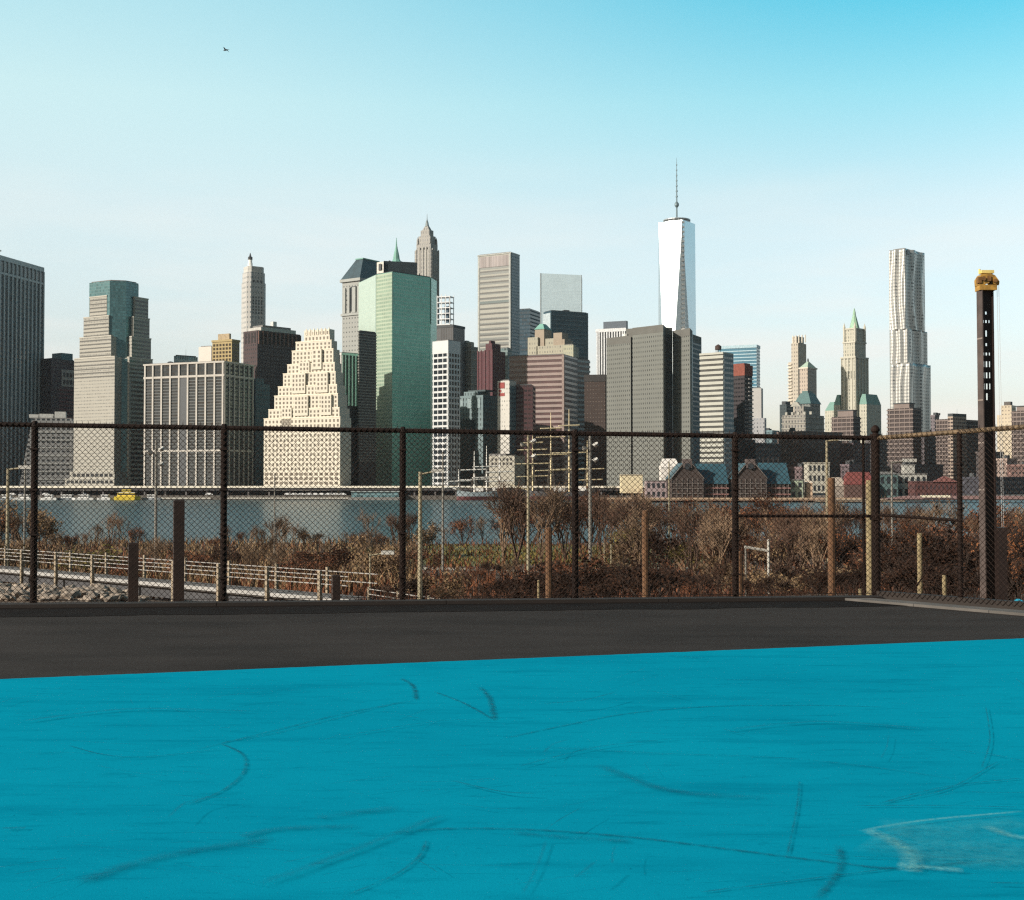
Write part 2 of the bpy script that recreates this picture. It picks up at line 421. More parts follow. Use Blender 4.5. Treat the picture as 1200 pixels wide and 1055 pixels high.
b = Bld('skyscraper', 'grey stone tower with dark blue sloping roof and tall top columns', 400.5, 421, 452, 1060, 35)
w = facade('greystone_bands', (.29,.295,.28), (.10,.11,.11), 3.2, 3.9, (.3,.7), (.3,.62), gr=.35, nz=.06)
b.body(w, 329)
gs = mat('greystone', (.32,.33,.315), .9, 0, .08, .2)
for h0, h1 in ((402.5,405),(407.5,410),(413,417),(419.2,421)):
    b.box('column', gs, b.fx(h0), b.fx(h1), -b.B-1.2, -b.B+.1, b.z(366), b.z(336))
b.box('column_recess', DARKGLASS, b.fx(410.5), b.fx(417.5), -b.B-.35, -b.B+.1, b.z(364), b.z(335))
b.bands(gs, b.z(369), b.z(366), 1, .9, 1.0, 'ledge_band')
b.box('cornice', gs, -b.A-1.6, b.A+1.6, -b.B-1.6, b.B+1.6, b.h, b.h+2.4)
z0, z1 = b.h+2.4, b.z(302)
MB().prism([(-b.A-1,-b.B-1),(b.A+1,-b.B-1),(b.A+1,b.B+1),(-b.A-1,b.B+1)], z0, z1,
   top=[(-b.A*.05,-b.B*.6),(b.A*.75,-b.B*.6),(b.A*.75,b.B*.6),(-b.A*.05,b.B*.6)]).build('mansard_roof', mat('slate_blue', (.018,.045,.06), .5, 0, .25, .3), b.o)
b.box('roof_edge', COPPER, -b.A*.05-.5, b.A*.75+.5, -b.B*.6-.5, b.B*.6+.5, z1, z1+1)
b.done()

# --- stripes mirrored in the green glass, built as a dark ribboned block in front
b = Bld('office_tower', 'dark striped reflection on the green glass tower, built as a ribboned block', 419.5, 420.5, 440.5, 757, 42)
b.body(mat('reflection_dark', (.028,.026,.024), .5), 388)
b.bands(mat('reflection_pale', (.17,.17,.15), .7), 20, b.h-.6, 46, .4, .25, 'spandrel'); b.roof(MECH, .8, .5); b.done()
b = Bld('office_building', 'black brown block added for the dark shade below the striped reflection', 399, 400, 434, 750.5, 40)  # near-black block added to stand for the dark shade here
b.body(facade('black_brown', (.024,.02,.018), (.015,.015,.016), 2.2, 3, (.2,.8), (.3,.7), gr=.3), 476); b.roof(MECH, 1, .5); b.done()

# --- green glass tower
b = Bld('skyscraper', 'broad green glass tower with angled corners and a dark rooftop block', 420, 451, 511, 800, 33)
A, B_ = b.A, b.B
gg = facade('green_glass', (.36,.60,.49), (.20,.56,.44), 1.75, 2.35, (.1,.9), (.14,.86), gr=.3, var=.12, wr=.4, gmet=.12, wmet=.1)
zt = b.z(322)
cL = b.a*.30; 
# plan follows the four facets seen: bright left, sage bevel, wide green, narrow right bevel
def pt(px, Y): return U(px)*Y, Y
inv = Matrix.Rotation(-b.o.rotation_euler[2], 3, 'Z')
def loc(px, Y):
    v = inv @ (Vector((U(px)*Y, Y, 0)) - Vector((b.o.location.x, b.o.location.y, 0))); return (v.x, v.y)
poly = [loc(420, 833), loc(440.5, 800), loc(459.5, 789), loc(504.5, 812), loc(511.5, 826), loc(507, 858), loc(440, 862)]
MB().prism(poly, 0, zt).build('glass_facade', gg, b.o)
pg = facade('sky_reflecting_glass', (.62,.70,.58), (.60,.70,.58), 1.75, 2.35, (.06,.94), (.1,.9), gr=.3, var=.05, wr=.35, gmet=.6, wmet=.6)  # left facet's bright sky reflection is put into this paler glass colour
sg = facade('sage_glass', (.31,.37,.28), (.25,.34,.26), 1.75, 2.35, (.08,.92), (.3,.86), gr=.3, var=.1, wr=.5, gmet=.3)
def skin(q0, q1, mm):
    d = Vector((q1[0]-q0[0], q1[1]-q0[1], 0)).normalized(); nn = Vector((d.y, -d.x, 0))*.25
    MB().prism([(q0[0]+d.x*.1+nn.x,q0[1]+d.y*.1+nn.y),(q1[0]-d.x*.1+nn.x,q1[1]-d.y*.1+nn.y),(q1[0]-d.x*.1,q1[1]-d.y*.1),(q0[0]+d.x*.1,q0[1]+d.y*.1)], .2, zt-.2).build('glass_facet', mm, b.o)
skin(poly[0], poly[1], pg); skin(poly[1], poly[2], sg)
MB().prism([((x+0)*.96, y*.96) for x, y in poly], zt, zt+.8).build('roof', MECH, b.o)
for q in (poly[1], poly[2], poly[3]): MB().tube((q[0],q[1],zt-62 if q is poly[1] else zt-30), (q[0],q[1],zt+.3), .35, n=6).build('edge_trim', mat('green_trim', (.06,.13,.11), .5), b.o)
rb = [loc(449, 812), loc(488.5, 818), loc(488, 846), loc(449, 846)]
MB().prism(rb, zt+.8, b.z(302)).build('roof_plant', mat('plant_dark', (.022,.035,.042), .6, 0, .3, .2), b.o)
MB().prism([loc(441, 815), loc(448.9, 811), loc(448.9, 840), loc(441, 840)], zt+.8, b.z(303)).build('lift_tower', mat('plant_pale', (.52,.50,.45), .8), b.o)
MB().prism([loc(443, 812.6), loc(446, 811.2), loc(446, 813), loc(443, 814)], zt+5, zt+9).build('louvre', MECH, b.o)
for px, hh in ((453,2.2),(456,3.0),(460,1.8),(467,1.6),(470,2.4),(474,2.0)):
    x, y = loc(px, 828); MB().lathe([(1.0,0),(1.0,hh*.7),(.5,hh)], 8).build('roof_vent', MECH, b.o, (x,y,b.z(302)))
for px in (480, 491):
    x, y = loc(px, 816); MB().tube((x,y,zt),(x,y,zt+3.4),.25).build('roof_vent', MECH, b.o)
b.done()
sp = at(464.5, 300, 1110)
t = thing('spire', 'slender green copper spire rising behind the dark rooftop block of the green tower', 'spire', (sp.x, 1110, -8), 0, TOWERS)
zs = sp.z+8
MB().box(-11,11,-11,11,0,zs-14).build('tower_shaft', mat('greystone', ()), t)
MB().lathe([(9,zs-14),(3,zs-3),(2.6,zs),(1.5,zs+5),(.7,zs+9),(.2,zs+16)], 8).build('spire_cap', COPPER, t)

# --- tall gothic spire tower
b = Bld('skyscraper', 'grey stone skyscraper with a tapering crown and needle behind the green tower', 485.5, 505, 514.5, 1320, 30)
w = facade('deco_stone', (.30,.29,.27), (.07,.075,.08), 2.9, 4.2, (.35,.65), (.1,.7), gr=.4, nz=.1)
b.body(w, 292); A, B_ = b.A, b.B
def stage(i, p0, p1, nm='stepped_crown', top=None, m=w):
    A2, B2 = A*i, B_*i; j = top or i
    MB().prism([(-A2,-B2),(A2,-B2),(A2,B2),(-A2,B2)], b.z(p0), b.z(p1), top=[(-A*j,-B_*j),(A*j,-B_*j),(A*j,B_*j),(-A*j,B_*j)]).build(nm, m, b.o)
stage(.86, 292, 285); stage(.70, 285, 275); stage(.52, 275, 268); stage(.40, 268, 263, top=.2)
MB().lathe([(A*.22, b.z(263)), (A*.14, b.z(258)), (.5, b.z(255)), (.12, b.z(248))], 8).build('needle', mat('needle_metal', (.3,.33,.33), .4, .6), b.o)
for k in range(5):
    h = -A + 2*A*(k+.5)/5; MB().box(h-.5,h+.5,-B_-.7,-B_+.1,0,b.h+(3 if k in (1,2,3) else 1)).build('pier', mat('deco_pier', (.36,.35,.32), .9), b.o)
for k in range(4):
    h = -B_ + 2*B_*(k+.5)/4; MB().box(A-.1,A+.7,h-.5,h+.5,0,b.h+1).build('pier', mat('deco_pier', ()), b.o)
for sx in (-1,1):
    for sy in (-1,1):
        MB().lathe([(1.5,b.z(285)),(1.3,b.z(280)),(.2,b.z(276))], 6, (A*.75*sx, B_*.75*sy)).build('pinnacle', w, b.o)
b.done()

# --- white frame tower under construction
b = Bld('steel_tower', 'open white steel frame of a tower with empty floors beside the green tower', 512, 527, 530, 1170, 20, depth=9)
b.h = b.z(347); fr = mat('white_steel', (.62,.63,.64), .6)
for x in (-b.A, -b.A*.33, b.A*.33, b.A):
    for y in (-b.B, b.B):
        MB().box(x-.28,x+.28,y-.28,y+.28,0,b.h+R.uniform(0,3)).build('column', fr, b.o)
for k in range(8):
    z = b.h - k*5.2; b.box('floor_slab', fr, -b.A-.4, b.A+.4, -b.B-.4, b.B+.4, z-.7, z)
b.box('core', mat('dark_core', (.06,.10,.14), .7), 0, b.A*.7, -b.B*.5, b.B*.5, b.h-24, b.h-9)
b.done()

b = Bld('office_tower', 'charcoal tower with fine vertical lines behind the white grid tower', 509, 531, 544.5, 1000, 30)
b.body(facade('charcoal_lines', (.10,.10,.105), (.035,.037,.04), 1.6, 40, (.3,.8), (0,1), gr=.3), 381)
b.box('parapet', MECH, -b.A-.3, b.A+.3, -b.B-.3, b.B+.3, b.h-1.6, b.h+.3); b.roof(); b.done()
b = Bld('office_tower', 'ornate old stone tower between the charcoal tower and the tall striped slab', 542, 552, 560, 1015, 35)
b.body(facade('ornate_stone', (.25,.23,.20), (.06,.055,.05), 2.0, 3.8, (.3,.7), (.15,.7), gr=.5, nz=.2), 406)
w = mat('ornate_trim', (.33,.31,.27), .9)
for x, y, h in ((-b.A+2,-b.B+2,5),(b.A-2,-b.B+2,3),(0,0,4)):
    b.box('turret', w, x-2, x+2, y-2, y+2, b.h, b.h+h)
b.bands(w, b.z(455), b.h, 5, .12, .5, 'ledge_band'); b.done()

# --- white grid tower
b = Bld('office_tower', 'white gridded tower with a blank white crown right of the green glass tower', 507.5, 525, 538.5, 768, 38)
b.body(DARKGLASS, 400); wg = mat('white_grid', (.52,.53,.53), .7, 0, .05, .3)
b.box('blank_crown', wg, -b.A-.35, b.A+.35, -b.B-.35, b.B+.35, b.z(414), b.z(399))
b.bands(wg, 2, b.z(415.5), 24, .34, .3, 'spandrel')
b.piers(wg, 'f', 1, 0, b.h-1, .8, .34); b.piers(wg, 'r', 4, 0, b.h-1, .75, .34); b.piers(wg, 'f', 3, 0, b.h-1, .5, .33)
b.roof(z=b.z(399)); b.done()

# --- tall striped slab
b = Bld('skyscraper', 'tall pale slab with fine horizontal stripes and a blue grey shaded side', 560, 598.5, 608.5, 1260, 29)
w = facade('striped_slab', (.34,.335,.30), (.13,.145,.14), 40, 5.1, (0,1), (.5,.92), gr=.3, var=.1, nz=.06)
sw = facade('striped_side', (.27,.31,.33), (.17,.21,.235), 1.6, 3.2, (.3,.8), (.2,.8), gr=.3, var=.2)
b.body(w, 297)
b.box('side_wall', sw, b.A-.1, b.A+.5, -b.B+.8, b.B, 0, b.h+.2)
b.box('crown_screen', facade('crown_screen', (.33,.29,.28), (.22,.2,.2), 1.5, 30, (.4,.8), (0,1), gr=.6), -b.A+.8, b.A-.6, -b.B-.4, -b.B+1, b.z(311), b.h-1.2)
b.box('plant_floor', mat('plant_floor', (.07,.10,.10), .5), -b.A+.8, b.A-.8, -b.B-.3, -b.B+1, b.z(354), b.z(351))
pt_ = mat('slab_edge', (.36,.37,.35), .85)
b.piers(pt_, 'f', 1, 0, b.h+.6, 2.0, .5); b.box('parapet', pt_, -b.A-.5, b.A+.6, -b.B-.5, b.B+.4, b.h, b.h+1.2)
b.bands(mat('slab_window', (.085,.09,.09), .25), 40, b.z(313), 34, .26, .12, 'window_band', (-b.A+1.4, b.A-1.6, -b.B, b.B)); b.roof(z=b.h+1.25); b.done()

b = Bld('office_tower', 'narrow navy slab right behind the tall striped slab', 606, 621.5, 623, 1360, 22, depth=30)
b.body(facade('navy_slab', (.018,.045,.065), (.015,.04,.06), 2, 4, (.1,.9), (.2,.8), gr=.25), 362); b.roof(MECH); b.done()
b = Bld('skyscraper', 'tall pale mirrored glass tower that fades into the sky', 633.5, 681.5, 683, 1720, 6, depth=30)
gl = facade('sky_mirror', (.46,.57,.62), (.50,.61,.66), 2.6, 4.6, (.06,.94), (.1,.9), gr=.3, var=.04, wr=.35, gmet=.4, wmet=.4)
z0, z1 = b.z(319.5), b.z(322.5)
m = MB(); A, B_ = b.A, b.B
P = [(-A,-B_),(A,-B_),(A,B_),(-A,B_)]
m.v += [(x,y,0) for x,y in P] + [(-A,-B_,z0),(A,-B_,z1),(A,B_,z1),(-A,B_,z0)]
m.f += [(0,1,5,4),(1,2,6,5),(2,3,7,6),(3,0,4,7),(4,5,6,7)]; m.m += [0]*5
m.build('glass_facade', gl, b.o); 
MB().tube((-A,-B_,0),(-A,-B_,z0),.8).build('edge_trim', mat('mirror_trim', (.25,.3,.32), .5), b.o)
MB().tube((A,-B_,0),(A,-B_,z1),.8).build('edge_trim', mat('mirror_trim', ()), b.o); b.done()
b = Bld('office_tower', 'dark navy glass tower with pale left corner in front of the mirrored tower', 637, 646, 689.5, 1220, 62)
nv = facade('navy_glass', (.02,.055,.075), (.012,.04,.06), 3.2, 4.4, (.08,.92), (.2,.85), gr=.2, var=.3)
b.body(nv, 364); b.box('corner_facet', mat('pale_facet', (.45,.52,.55), .4, .3), -b.A-.1, b.A-1, -b.B-.4, -b.B+.5, b.z(450), b.h-2)
b.bands(mat('navy_band', (.05,.10,.125), .4), b.z(440), b.h-2, 14, .14, .15, 'spandrel'); b.roof(MECH)
b.box('roof_plant', MECH, -2, 2, -3, 3, b.h, b.h+2.4); b.done()

# --- tan stepped stone tower with copper cap
b = Bld('skyscraper', 'tan stepped stone building with a small green copper cap above the striped block', 612, 660, 681, 945, 30)
w = facade('tan_stone', (.33,.31,.245), (.14,.13,.10), 2.2, 3.5, (.3,.7), (.25,.7), gr=.5, nz=.08)
A, B_ = b.A, b.B
tn = mat('tan_plain', (.30,.245,.19), .9, 0, .1, .2)
b.body(w, 416); 
b.box('stage', w, b.fx(624), A-2, -B_+6, B_, b.h, b.z(403)); b.box('stage', w, b.fx(614), b.fx(626), -B_+6, B_-6, b.h, b.z(392))
b.box('stage', w, b.fx(626), b.fx(652), -B_+9, B_-6, b.z(403), b.z(394)); 
b.box('tower_shaft', tn, b.fx(621), b.fx(632), -B_+8, -B_+20, b.h, b.z(382.5))
m = MB(); m.prism([(b.fx(620.5),-B_+7.5),(b.fx(632.5),-B_+7.5),(b.fx(632.5),-B_+20.5),(b.fx(620.5),-B_+20.5)], b.z(382.5), b.z(375.5), top=[(b.fx(624.5),-B_+11),(b.fx(628.5),-B_+11),(b.fx(628.5),-B_+16),(b.fx(624.5),-B_+16)])
m.build('copper_roof', COPPER, b.o)
b.box('tower_shaft', tn, b.fx(643), b.fx(653), -B_+8, -B_+18, b.h, b.z(388)); b.box('penthouse', tn, b.fx(656), A-5, -B_+8, B_-8, b.z(403), b.z(396))
b.bands(mat('tan_trim', (.38,.36,.30), .9), b.z(418), b.h, 1, .8, .4, 'ledge_band')
for k in range(6): MB().box(A-.1,A+.5,-B_+B_*.33*k,-B_+B_*.33*k+1.2,b.z(470),b.h+1).build('pier', mat('tan_trim', ()), b.o)
b.done()

# --- pink striped block
b = Bld('office_block', 'pink and maroon horizontally striped block behind the rigged ships', 597, 660.5, 662, 835, 21, depth=30)
b.body(mat('maroon_glass', (.075,.038,.038), .3, 0, .3, .1), 415.5)
b.bands(mat('pink_band', (.29,.225,.205), .8, 0, .06, .2), 4, b.h-.4, 25, .5, .3, 'spandrel'); b.roof(z=b.h)
b.box('corner_pier', mat('pink_edge', (.25,.19,.17), .8), b.A-1, b.A+.5, -b.B-.5, -b.B+1, 0, b.h); b.done()
b = Bld('office_tower', 'olive stone shaft with close vertical windows right of the pink striped block', 660, 672, 675, 870, 26)
b.body(facade('olive_stone', (.36,.35,.26), (.17,.18,.14), 1.6, 2.9, (.3,.75), (.25,.75), gr=.5), 404); b.roof(); b.done()
b = Bld('office_tower', 'dark slab with short white ribbons between the olive shaft and the brown block', 672, 674, 691, 862, 42)
b.body(mat('black_glass', (.02,.018,.018), .25), 420); b.bands(mat('white_ribbon', (.55,.54,.51), .8), 6, b.h, 26, .42, .4, 'spandrel', (b.A-8, b.A, -b.B, b.B)); b.roof(MECH); b.done()
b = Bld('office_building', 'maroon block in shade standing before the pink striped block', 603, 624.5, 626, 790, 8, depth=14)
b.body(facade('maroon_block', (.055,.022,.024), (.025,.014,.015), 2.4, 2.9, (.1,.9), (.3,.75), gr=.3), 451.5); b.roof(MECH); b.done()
b = Bld('tower', 'stepped maroon brick tower in front of the tall striped slab', 560, 577, 592, 935, 38)
mr = facade('maroon_brick', (.085,.032,.038), (.05,.022,.025), 2.2, 3.3, (.35,.65), (.2,.7), gr=.4)
b.body(mr, 411); b.box('stage', mr, b.fx(567), b.A-2, -b.B+2, b.B-3, b.h, b.z(402)); b.box('stage', mr, b.fx(570), b.A-4, -b.B+3, b.B-7, b.z(402), b.z(398.5))
for k in range(5): b.box('pier', mat('maroon_pier', (.11,.042,.048), .85), b.fx(560)+b.a*k/4-.4, b.fx(560)+b.a*k/4+.4, -b.B-.5, -b.B+.1, 0, b.h+.8)
b.done()
b = Bld('office_tower', 'slim dark teal block with pale floor lines beside the maroon brick tower', 586, 595, 600, 1040, 34)
b.body(facade('teal_floors', (.17,.22,.22), (.05,.085,.09), 2.6, 3.6, (.1,.9), (.3,.9), gr=.3), 408); b.roof(); b.done()

# --- pale slab with red squares
b = Bld('office_building', 'narrow pale slab with red squares near its top', 583, 597, 605, 785, 30)
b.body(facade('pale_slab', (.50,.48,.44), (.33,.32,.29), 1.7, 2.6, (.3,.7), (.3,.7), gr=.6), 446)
rd = mat('red_sign', (.24,.035,.03), .7)
for y0, y1, x0, x1 in ((455,448,584.5,591.5),(459.5,456.5,584.5,587.5),(464,460.5,584.5,591.5)):
    b.box('red_panel', rd, b.fx(x0), b.fx(x1), -b.B-.2, -b.B+.1, b.z(y0), b.z(y1))
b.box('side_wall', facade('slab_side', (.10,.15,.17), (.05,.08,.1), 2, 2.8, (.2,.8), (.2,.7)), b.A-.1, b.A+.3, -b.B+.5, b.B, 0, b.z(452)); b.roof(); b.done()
b = Bld('stone_building', 'teal grey old stone building with arched top windows near the masts', 537, 566, 583, 800, 36)
w = facade('teal_old_stone', (.15,.20,.21), (.035,.05,.055), 2.3, 3.3, (.3,.7), (.25,.75), gr=.4, nz=.25)
b.body(w, 463); b.box('stage', w, -b.A+3, b.A-6, -b.B+2, b.B, b.h, b.z(458)); b.box('roof', mat('dark_slate', (.05,.07,.075), .8), -b.A+4, b.A-2, -b.B+5, b.B-2, b.z(458), b.z(456))
for x in (-b.A+3, -b.A+9, b.A-9, b.A-3):
    b.box('window_bay', mat('pale_frame', (.22,.28,.29), .8), x-1.1, x+1.1, -b.B-.4, -b.B+.1, b.z(478), b.z(467))
b.box('front_wing', facade('dark_low', (.045,.06,.065), (.02,.026,.03), 2.3, 3, (.3,.7), (.3,.7)), -b.A-4, b.A*.3, -b.B-5, -b.B, 0, b.z(492)); b.done()
b = Bld('stone_building', 'low pale stone house with round openings behind the rigged ship', 573, 603, 606, 765, 24, depth=16)
b.body(mat('low_pale_stone', (.35,.33,.28), .9), 534); b.wins(DARKGLASS, 'f', -b.B, -b.A+1, b.A-1, b.z(546), b.z(536), 6, 2, .5, .55)
b.box('roof', ROOFGREY, -b.A, b.A*.3, -b.B, b.B, b.h, b.h+1.2); b.done()
b = Bld('office_block', 'dark brown office block between the white ribbons and the grey monolith', 685, 709.5, 711, 830, 14, depth=20)
b.body(facade('brown_office', (.04,.026,.022), (.075,.055,.045), 1.9, 2.6, (.25,.6), (.35,.6), gr=.4), 440); b.box('parapet', mat('brown_parapet', (.025,.022,.022), .8), -b.A-.3, b.A+.3, -b.B-.3, b.B+.3, b.h-4, b.h+.6); b.done()
b = Bld('office_tower', 'black and white vertically striped tower behind the grey monolith', 699.5, 733, 737, 1110, 24)
b.body(facade('blackwhite', (.02,.022,.026), (.02,.025,.03), 2, 4, gr=.2), 385)
b.piers(mat('white_stripe', (.55,.56,.57), .7), 'f', 11, 0, b.h, 1.15, .7); b.box('parapet', mat('white_stripe', ()), -b.A-.8, b.A+.8, -b.B-.8, b.B+.8, b.h-2.4, b.h+.5)
b.box('roof_plant', mat('navy_plant', (.03,.05,.075), .5), b.fx(706), b.A, -b.B+3, b.B-2, b.h+.5, b.z(375.5)); b.done()

# --- the grey monolith
b = Bld('office_block', 'massive grey brown windowless-looking block with folded faces in the centre', 711, 778, 822, 770, 30)
mw = facade('monolith_wall', (.15,.155,.142), (.028,.031,.031), 1.7, 2.9, (.36,.70), (.26,.66), gr=.5, var=.8, nz=.07, wr=.9)
mp = mat('monolith_plain', (.12,.118,.108), .92, 0, .1, .15)
dk = mat('monolith_recess', (.05,.05,.052), .9, 0, .15, .2)
def loc(px, Y):
    v = Matrix.Rotation(-b.o.rotation_euler[2], 3, 'Z') @ (Vector((U(px)*Y, Y, 0)) - Vector((b.o.location.x, b.o.location.y, 0))); return (v.x, v.y)
def block(pts, top, nm, m=mw, cap=4.5):
    P = [loc(*p) for p in pts]; z = b.z(top)
    MB().prism(P, 0, z-cap).build(nm, m, b.o); cx = sum(p[0] for p in P)/len(P); cy = sum(p[1] for p in P)/len(P)
    MB().prism([(cx+(x-cx)*1.004, cy+(y-cy)*1.004) for x, y in P], z-cap, z).build('parapet', mp, b.o)
block([(711,800),(739.5,785),(739.5,830),(713,835)], 390, 'wing')
block([(741.5,783),(777.5,765),(781,780),(781,835),(743,835)], 381.5, 'wing')
block([(778.5,777),(788.5,779),(788.5,830),(778.5,830)], 382, 'recess', dk)
block([(788.7,780),(809,766),(812,782),(812,835),(788.7,830)], 385.5, 'wing')
block([(812.2,783),(822.5,800),(822.5,835),(812.2,830)], 389, 'wing', facade('monolith_side', (.10,.13,.145), (.05,.07,.08), 2, 3, (.3,.6), (.3,.6)))
block([(739.4,789),(741.7,789),(741.7,830),(739.4,830)], 391, 'recess', dk)
for px, top in ((747,378.8),(762,379.2)):
    x, y = loc(px, 800); MB().box(x-6,x+6,y-4,y+4,0,b.z(top)).build('roof_plant', mp, b.o)
x, y = loc(733, 800); MB().lathe([(.3,0),(1.8,1.2),(2.2,2.6)], 10).build('rooftop_dish', WHITE, b.o, (x,y,b.z(390)))
x, y = loc(803, 790); MB().lathe([(.3,0),(1.8,1.2),(2.2,2.6)], 10).build('rooftop_dish', WHITE, b.o, (x,y,b.z(386)))
b.done()

# --- tallest tower with spire
b = Bld('skyscraper', 'tallest tower, tapering mirrored facets with ring and needle mast', 771, 794, 817, 1900, 42)
hw = 29.5; ctr = Vector((U(794)*1925, 1925, -8)); b.o.location = ctr
ang0 = rad(9)
b.o.rotation_euler = (0,0,0)
z0, z1 = 30.0, at(600, 262, 1925).z + 8
base = [(hw*1.0*math.cos(ang0 + math.pi/4 + k*math.pi/2)*1.13, hw*math.sin(ang0 + math.pi/4 + k*math.pi/2)*1.13) for k in range(4)]
top = [(hw*.98*math.cos(ang0 + k*math.pi/2 + math.pi/2), hw*.98*math.sin(ang0 + k*math.pi/2 + math.pi/2)) for k in range(4)]
wt = facade('tower_mirror', (.56,.64,.68), (.55,.63,.67), 3.0, 5.2, (.04,.96), (.06,.94), gr=.3, var=.03, wr=.32, gmet=.85, wmet=.85)
MB().prism(base, 0, z0).build('base', mat('mirror_trim', ()), b.o)
for k in range(4):
    j = (k+1) % 4
    m = MB(); m.face([(*base[k], z0), (*base[j], z0), (*top[k], z1)]); m.build('glass_facet', wt, b.o)
    m = MB(); m.face([(*base[j], z0), (*top[j], z1), (*top[k], z1)]); m.build('glass_facet', wt, b.o)
m = MB(); m.face([(*p, z1) for p in top]); m.build('roof', ROOFGREY, b.o)
cr_ = mat('ring_metal', (.35,.37,.38), .4, .5)
m = MB()
for zz in (z1, z1+3.5): m.lathe([(20,zz),(20.8,zz),(20.8,zz+1.6),(20,zz+1.6)], 24)
for k in range(16):
    t_ = 2*math.pi*k/16; m.tube((20*math.cos(t_),20*math.sin(t_),z1),(20*math.cos(t_),20*math.sin(t_),z1+5),.35)
m.build('crown_ring', cr_, b.o)
mm = MB(); zt = at(600, 185, 1925).z + 8; L = zt - z1
mm.tube((0,0,z1),(0,0,z1+L*.35),1.3,1.0); mm.tube((0,0,z1+L*.35),(0,0,z1+L*.75),.95,.6); mm.tube((0,0,z1+L*.75),(0,0,zt),.55,.2)
mm.lathe([(1.2,z1+L*.24),(3.4,z1+L*.27),(3.4,z1+L*.30),(1.2,z1+L*.33)], 10)
for k in range(7): mm.lathe([(1.6-.12*k, z1+L*(.40+.08*k)),(1.6-.12*k, z1+L*(.42+.08*k))], 8)
mm.build('mast', mat('mast_metal', (.12,.17,.19), .5, .3), b.o)
i_f = min(range(4), key=lambda k: top[k][1]); tx, ty = top[i_f]
for k in range(40):      # hoist landings up the front edge
    f_ = k/39; z = z1 - 3 - f_*(z1-z0-90); s_ = (z1-z)/(z1-z0); y = ty - 1.4 - s_*1.0
    MB().box(tx-1.3,tx+2.9,y-1.1,y+1.1,z-2.6,z).build('hoist_landing', mat('hoist_metal', (.20,.21,.21), .6), b.o)
for sx in (-1.0, 2.6): MB().tube((tx+sx,ty-1.2,z1-1),(tx+sx,ty-2.2,z0+90),.35,n=4).build('hoist_rail', mat('hoist_metal', ()), b.o)
b.done()
# ================================================================== right half of the skyline
b = Bld('office_building', 'white ribboned office building with a water tank on its roof', 821, 847.5, 859, 752, 38)
b.body(mat('ribbon_glass', (.04,.045,.045), .25, 0, .4, .1), 415); wr_ = mat('ribbon_cream', (.40,.40,.355), .8, 0, .06, .2)
b.bands(wr_, 4, b.h, 26, .56, .3, 'spandrel')
b.box('side_wall', facade('ribbon_side', (.20,.25,.27), (.10,.14,.16), 2.2, 3.0, (.1,.9), (.3,.7)), b.A+.3, b.A+.6, -b.B+.4, b.B, 0, b.h+.2)
b.box('parapet', wr_, -b.A-.4, b.A+.4, -b.B-.4, b.B+.4, b.h, b.h+1.2)
m = MB(); x, y = b.fx(836.5), -b.B+6; z = b.h+1.2
for a_ in range(4): m.tube((x+1.3*math.cos(a_*1.57+.7),y+1.3*math.sin(a_*1.57+.7),z),(x+1.3*math.cos(a_*1.57+.7),y+1.3*math.sin(a_*1.57+.7),z+2.2),.15)
m.lathe([(1.9,z+2.2),(1.9,z+4.4),(.1,z+5.6)], 12, (x,y)); m.build('water_tank', mat('tank_wood', (.05,.03,.025), .9), b.o); b.done()
b = Bld('office_tower', 'blue striped glass tower with a pale roof edge behind the white ribboned building', 842, 887, 891, 1310, 24)
b.body(mat('blue_stripe_glass', (.07,.19,.27), .25, .2, .15, .05), 405); b.bands(mat('pale_blue_band', (.33,.46,.52), .5), 60, b.h, 26, .3, .3, 'spandrel'); b.roof()
b.box('parapet', mat('pale_blue_band', ()), -b.A-.5, b.A+.5, -b.B-.5, b.B+.5, b.h-2, b.h+1); b.done()
b = Bld('apartment_tower', 'dark apartment tower with a rust red crown and white balcony ends', 857, 873, 882, 880, 48)
b.body(facade('dark_apartment', (.038,.03,.032), (.02,.018,.02), 2.4, 3, (.1,.9), (.4,.8)), 440)
cr_ = mat('rust_crown', (.20,.055,.035), .8); b.box('crown', cr_, -b.A-.3, b.A+.3, -b.B-.3, b.B+.3, b.h, b.z(428)); b.box('crown', cr_, -b.A+1, b.A-1, -b.B+1, b.B-1, b.z(428), b.z(425.5))
for k in range(24):
    z = b.h - 2 - k*2.9; b.box('balcony', mat('balcony_white', (.40,.38,.36), .8), b.A-.1, b.A+1.1, -b.B*.15, b.B, z-.8, z)
b.done()
b = Bld('office_building', 'plain pale grey tower with windowless face beside the rust crowned apartment tower', 880, 892.5, 894.5, 960, 25)
b.body(mat('plain_grey', (.40,.39,.38), .9, 0, .06, .1), 455); b.box('lower_block', facade('plain_grey_low', (.33,.33,.34), (.2,.21,.23), 2.4, 3, (.3,.7), (.3,.7)), -b.A-.5, b.A+2.5, -b.B-.5, b.B, 0, b.z(490)); b.roof(); b.done()

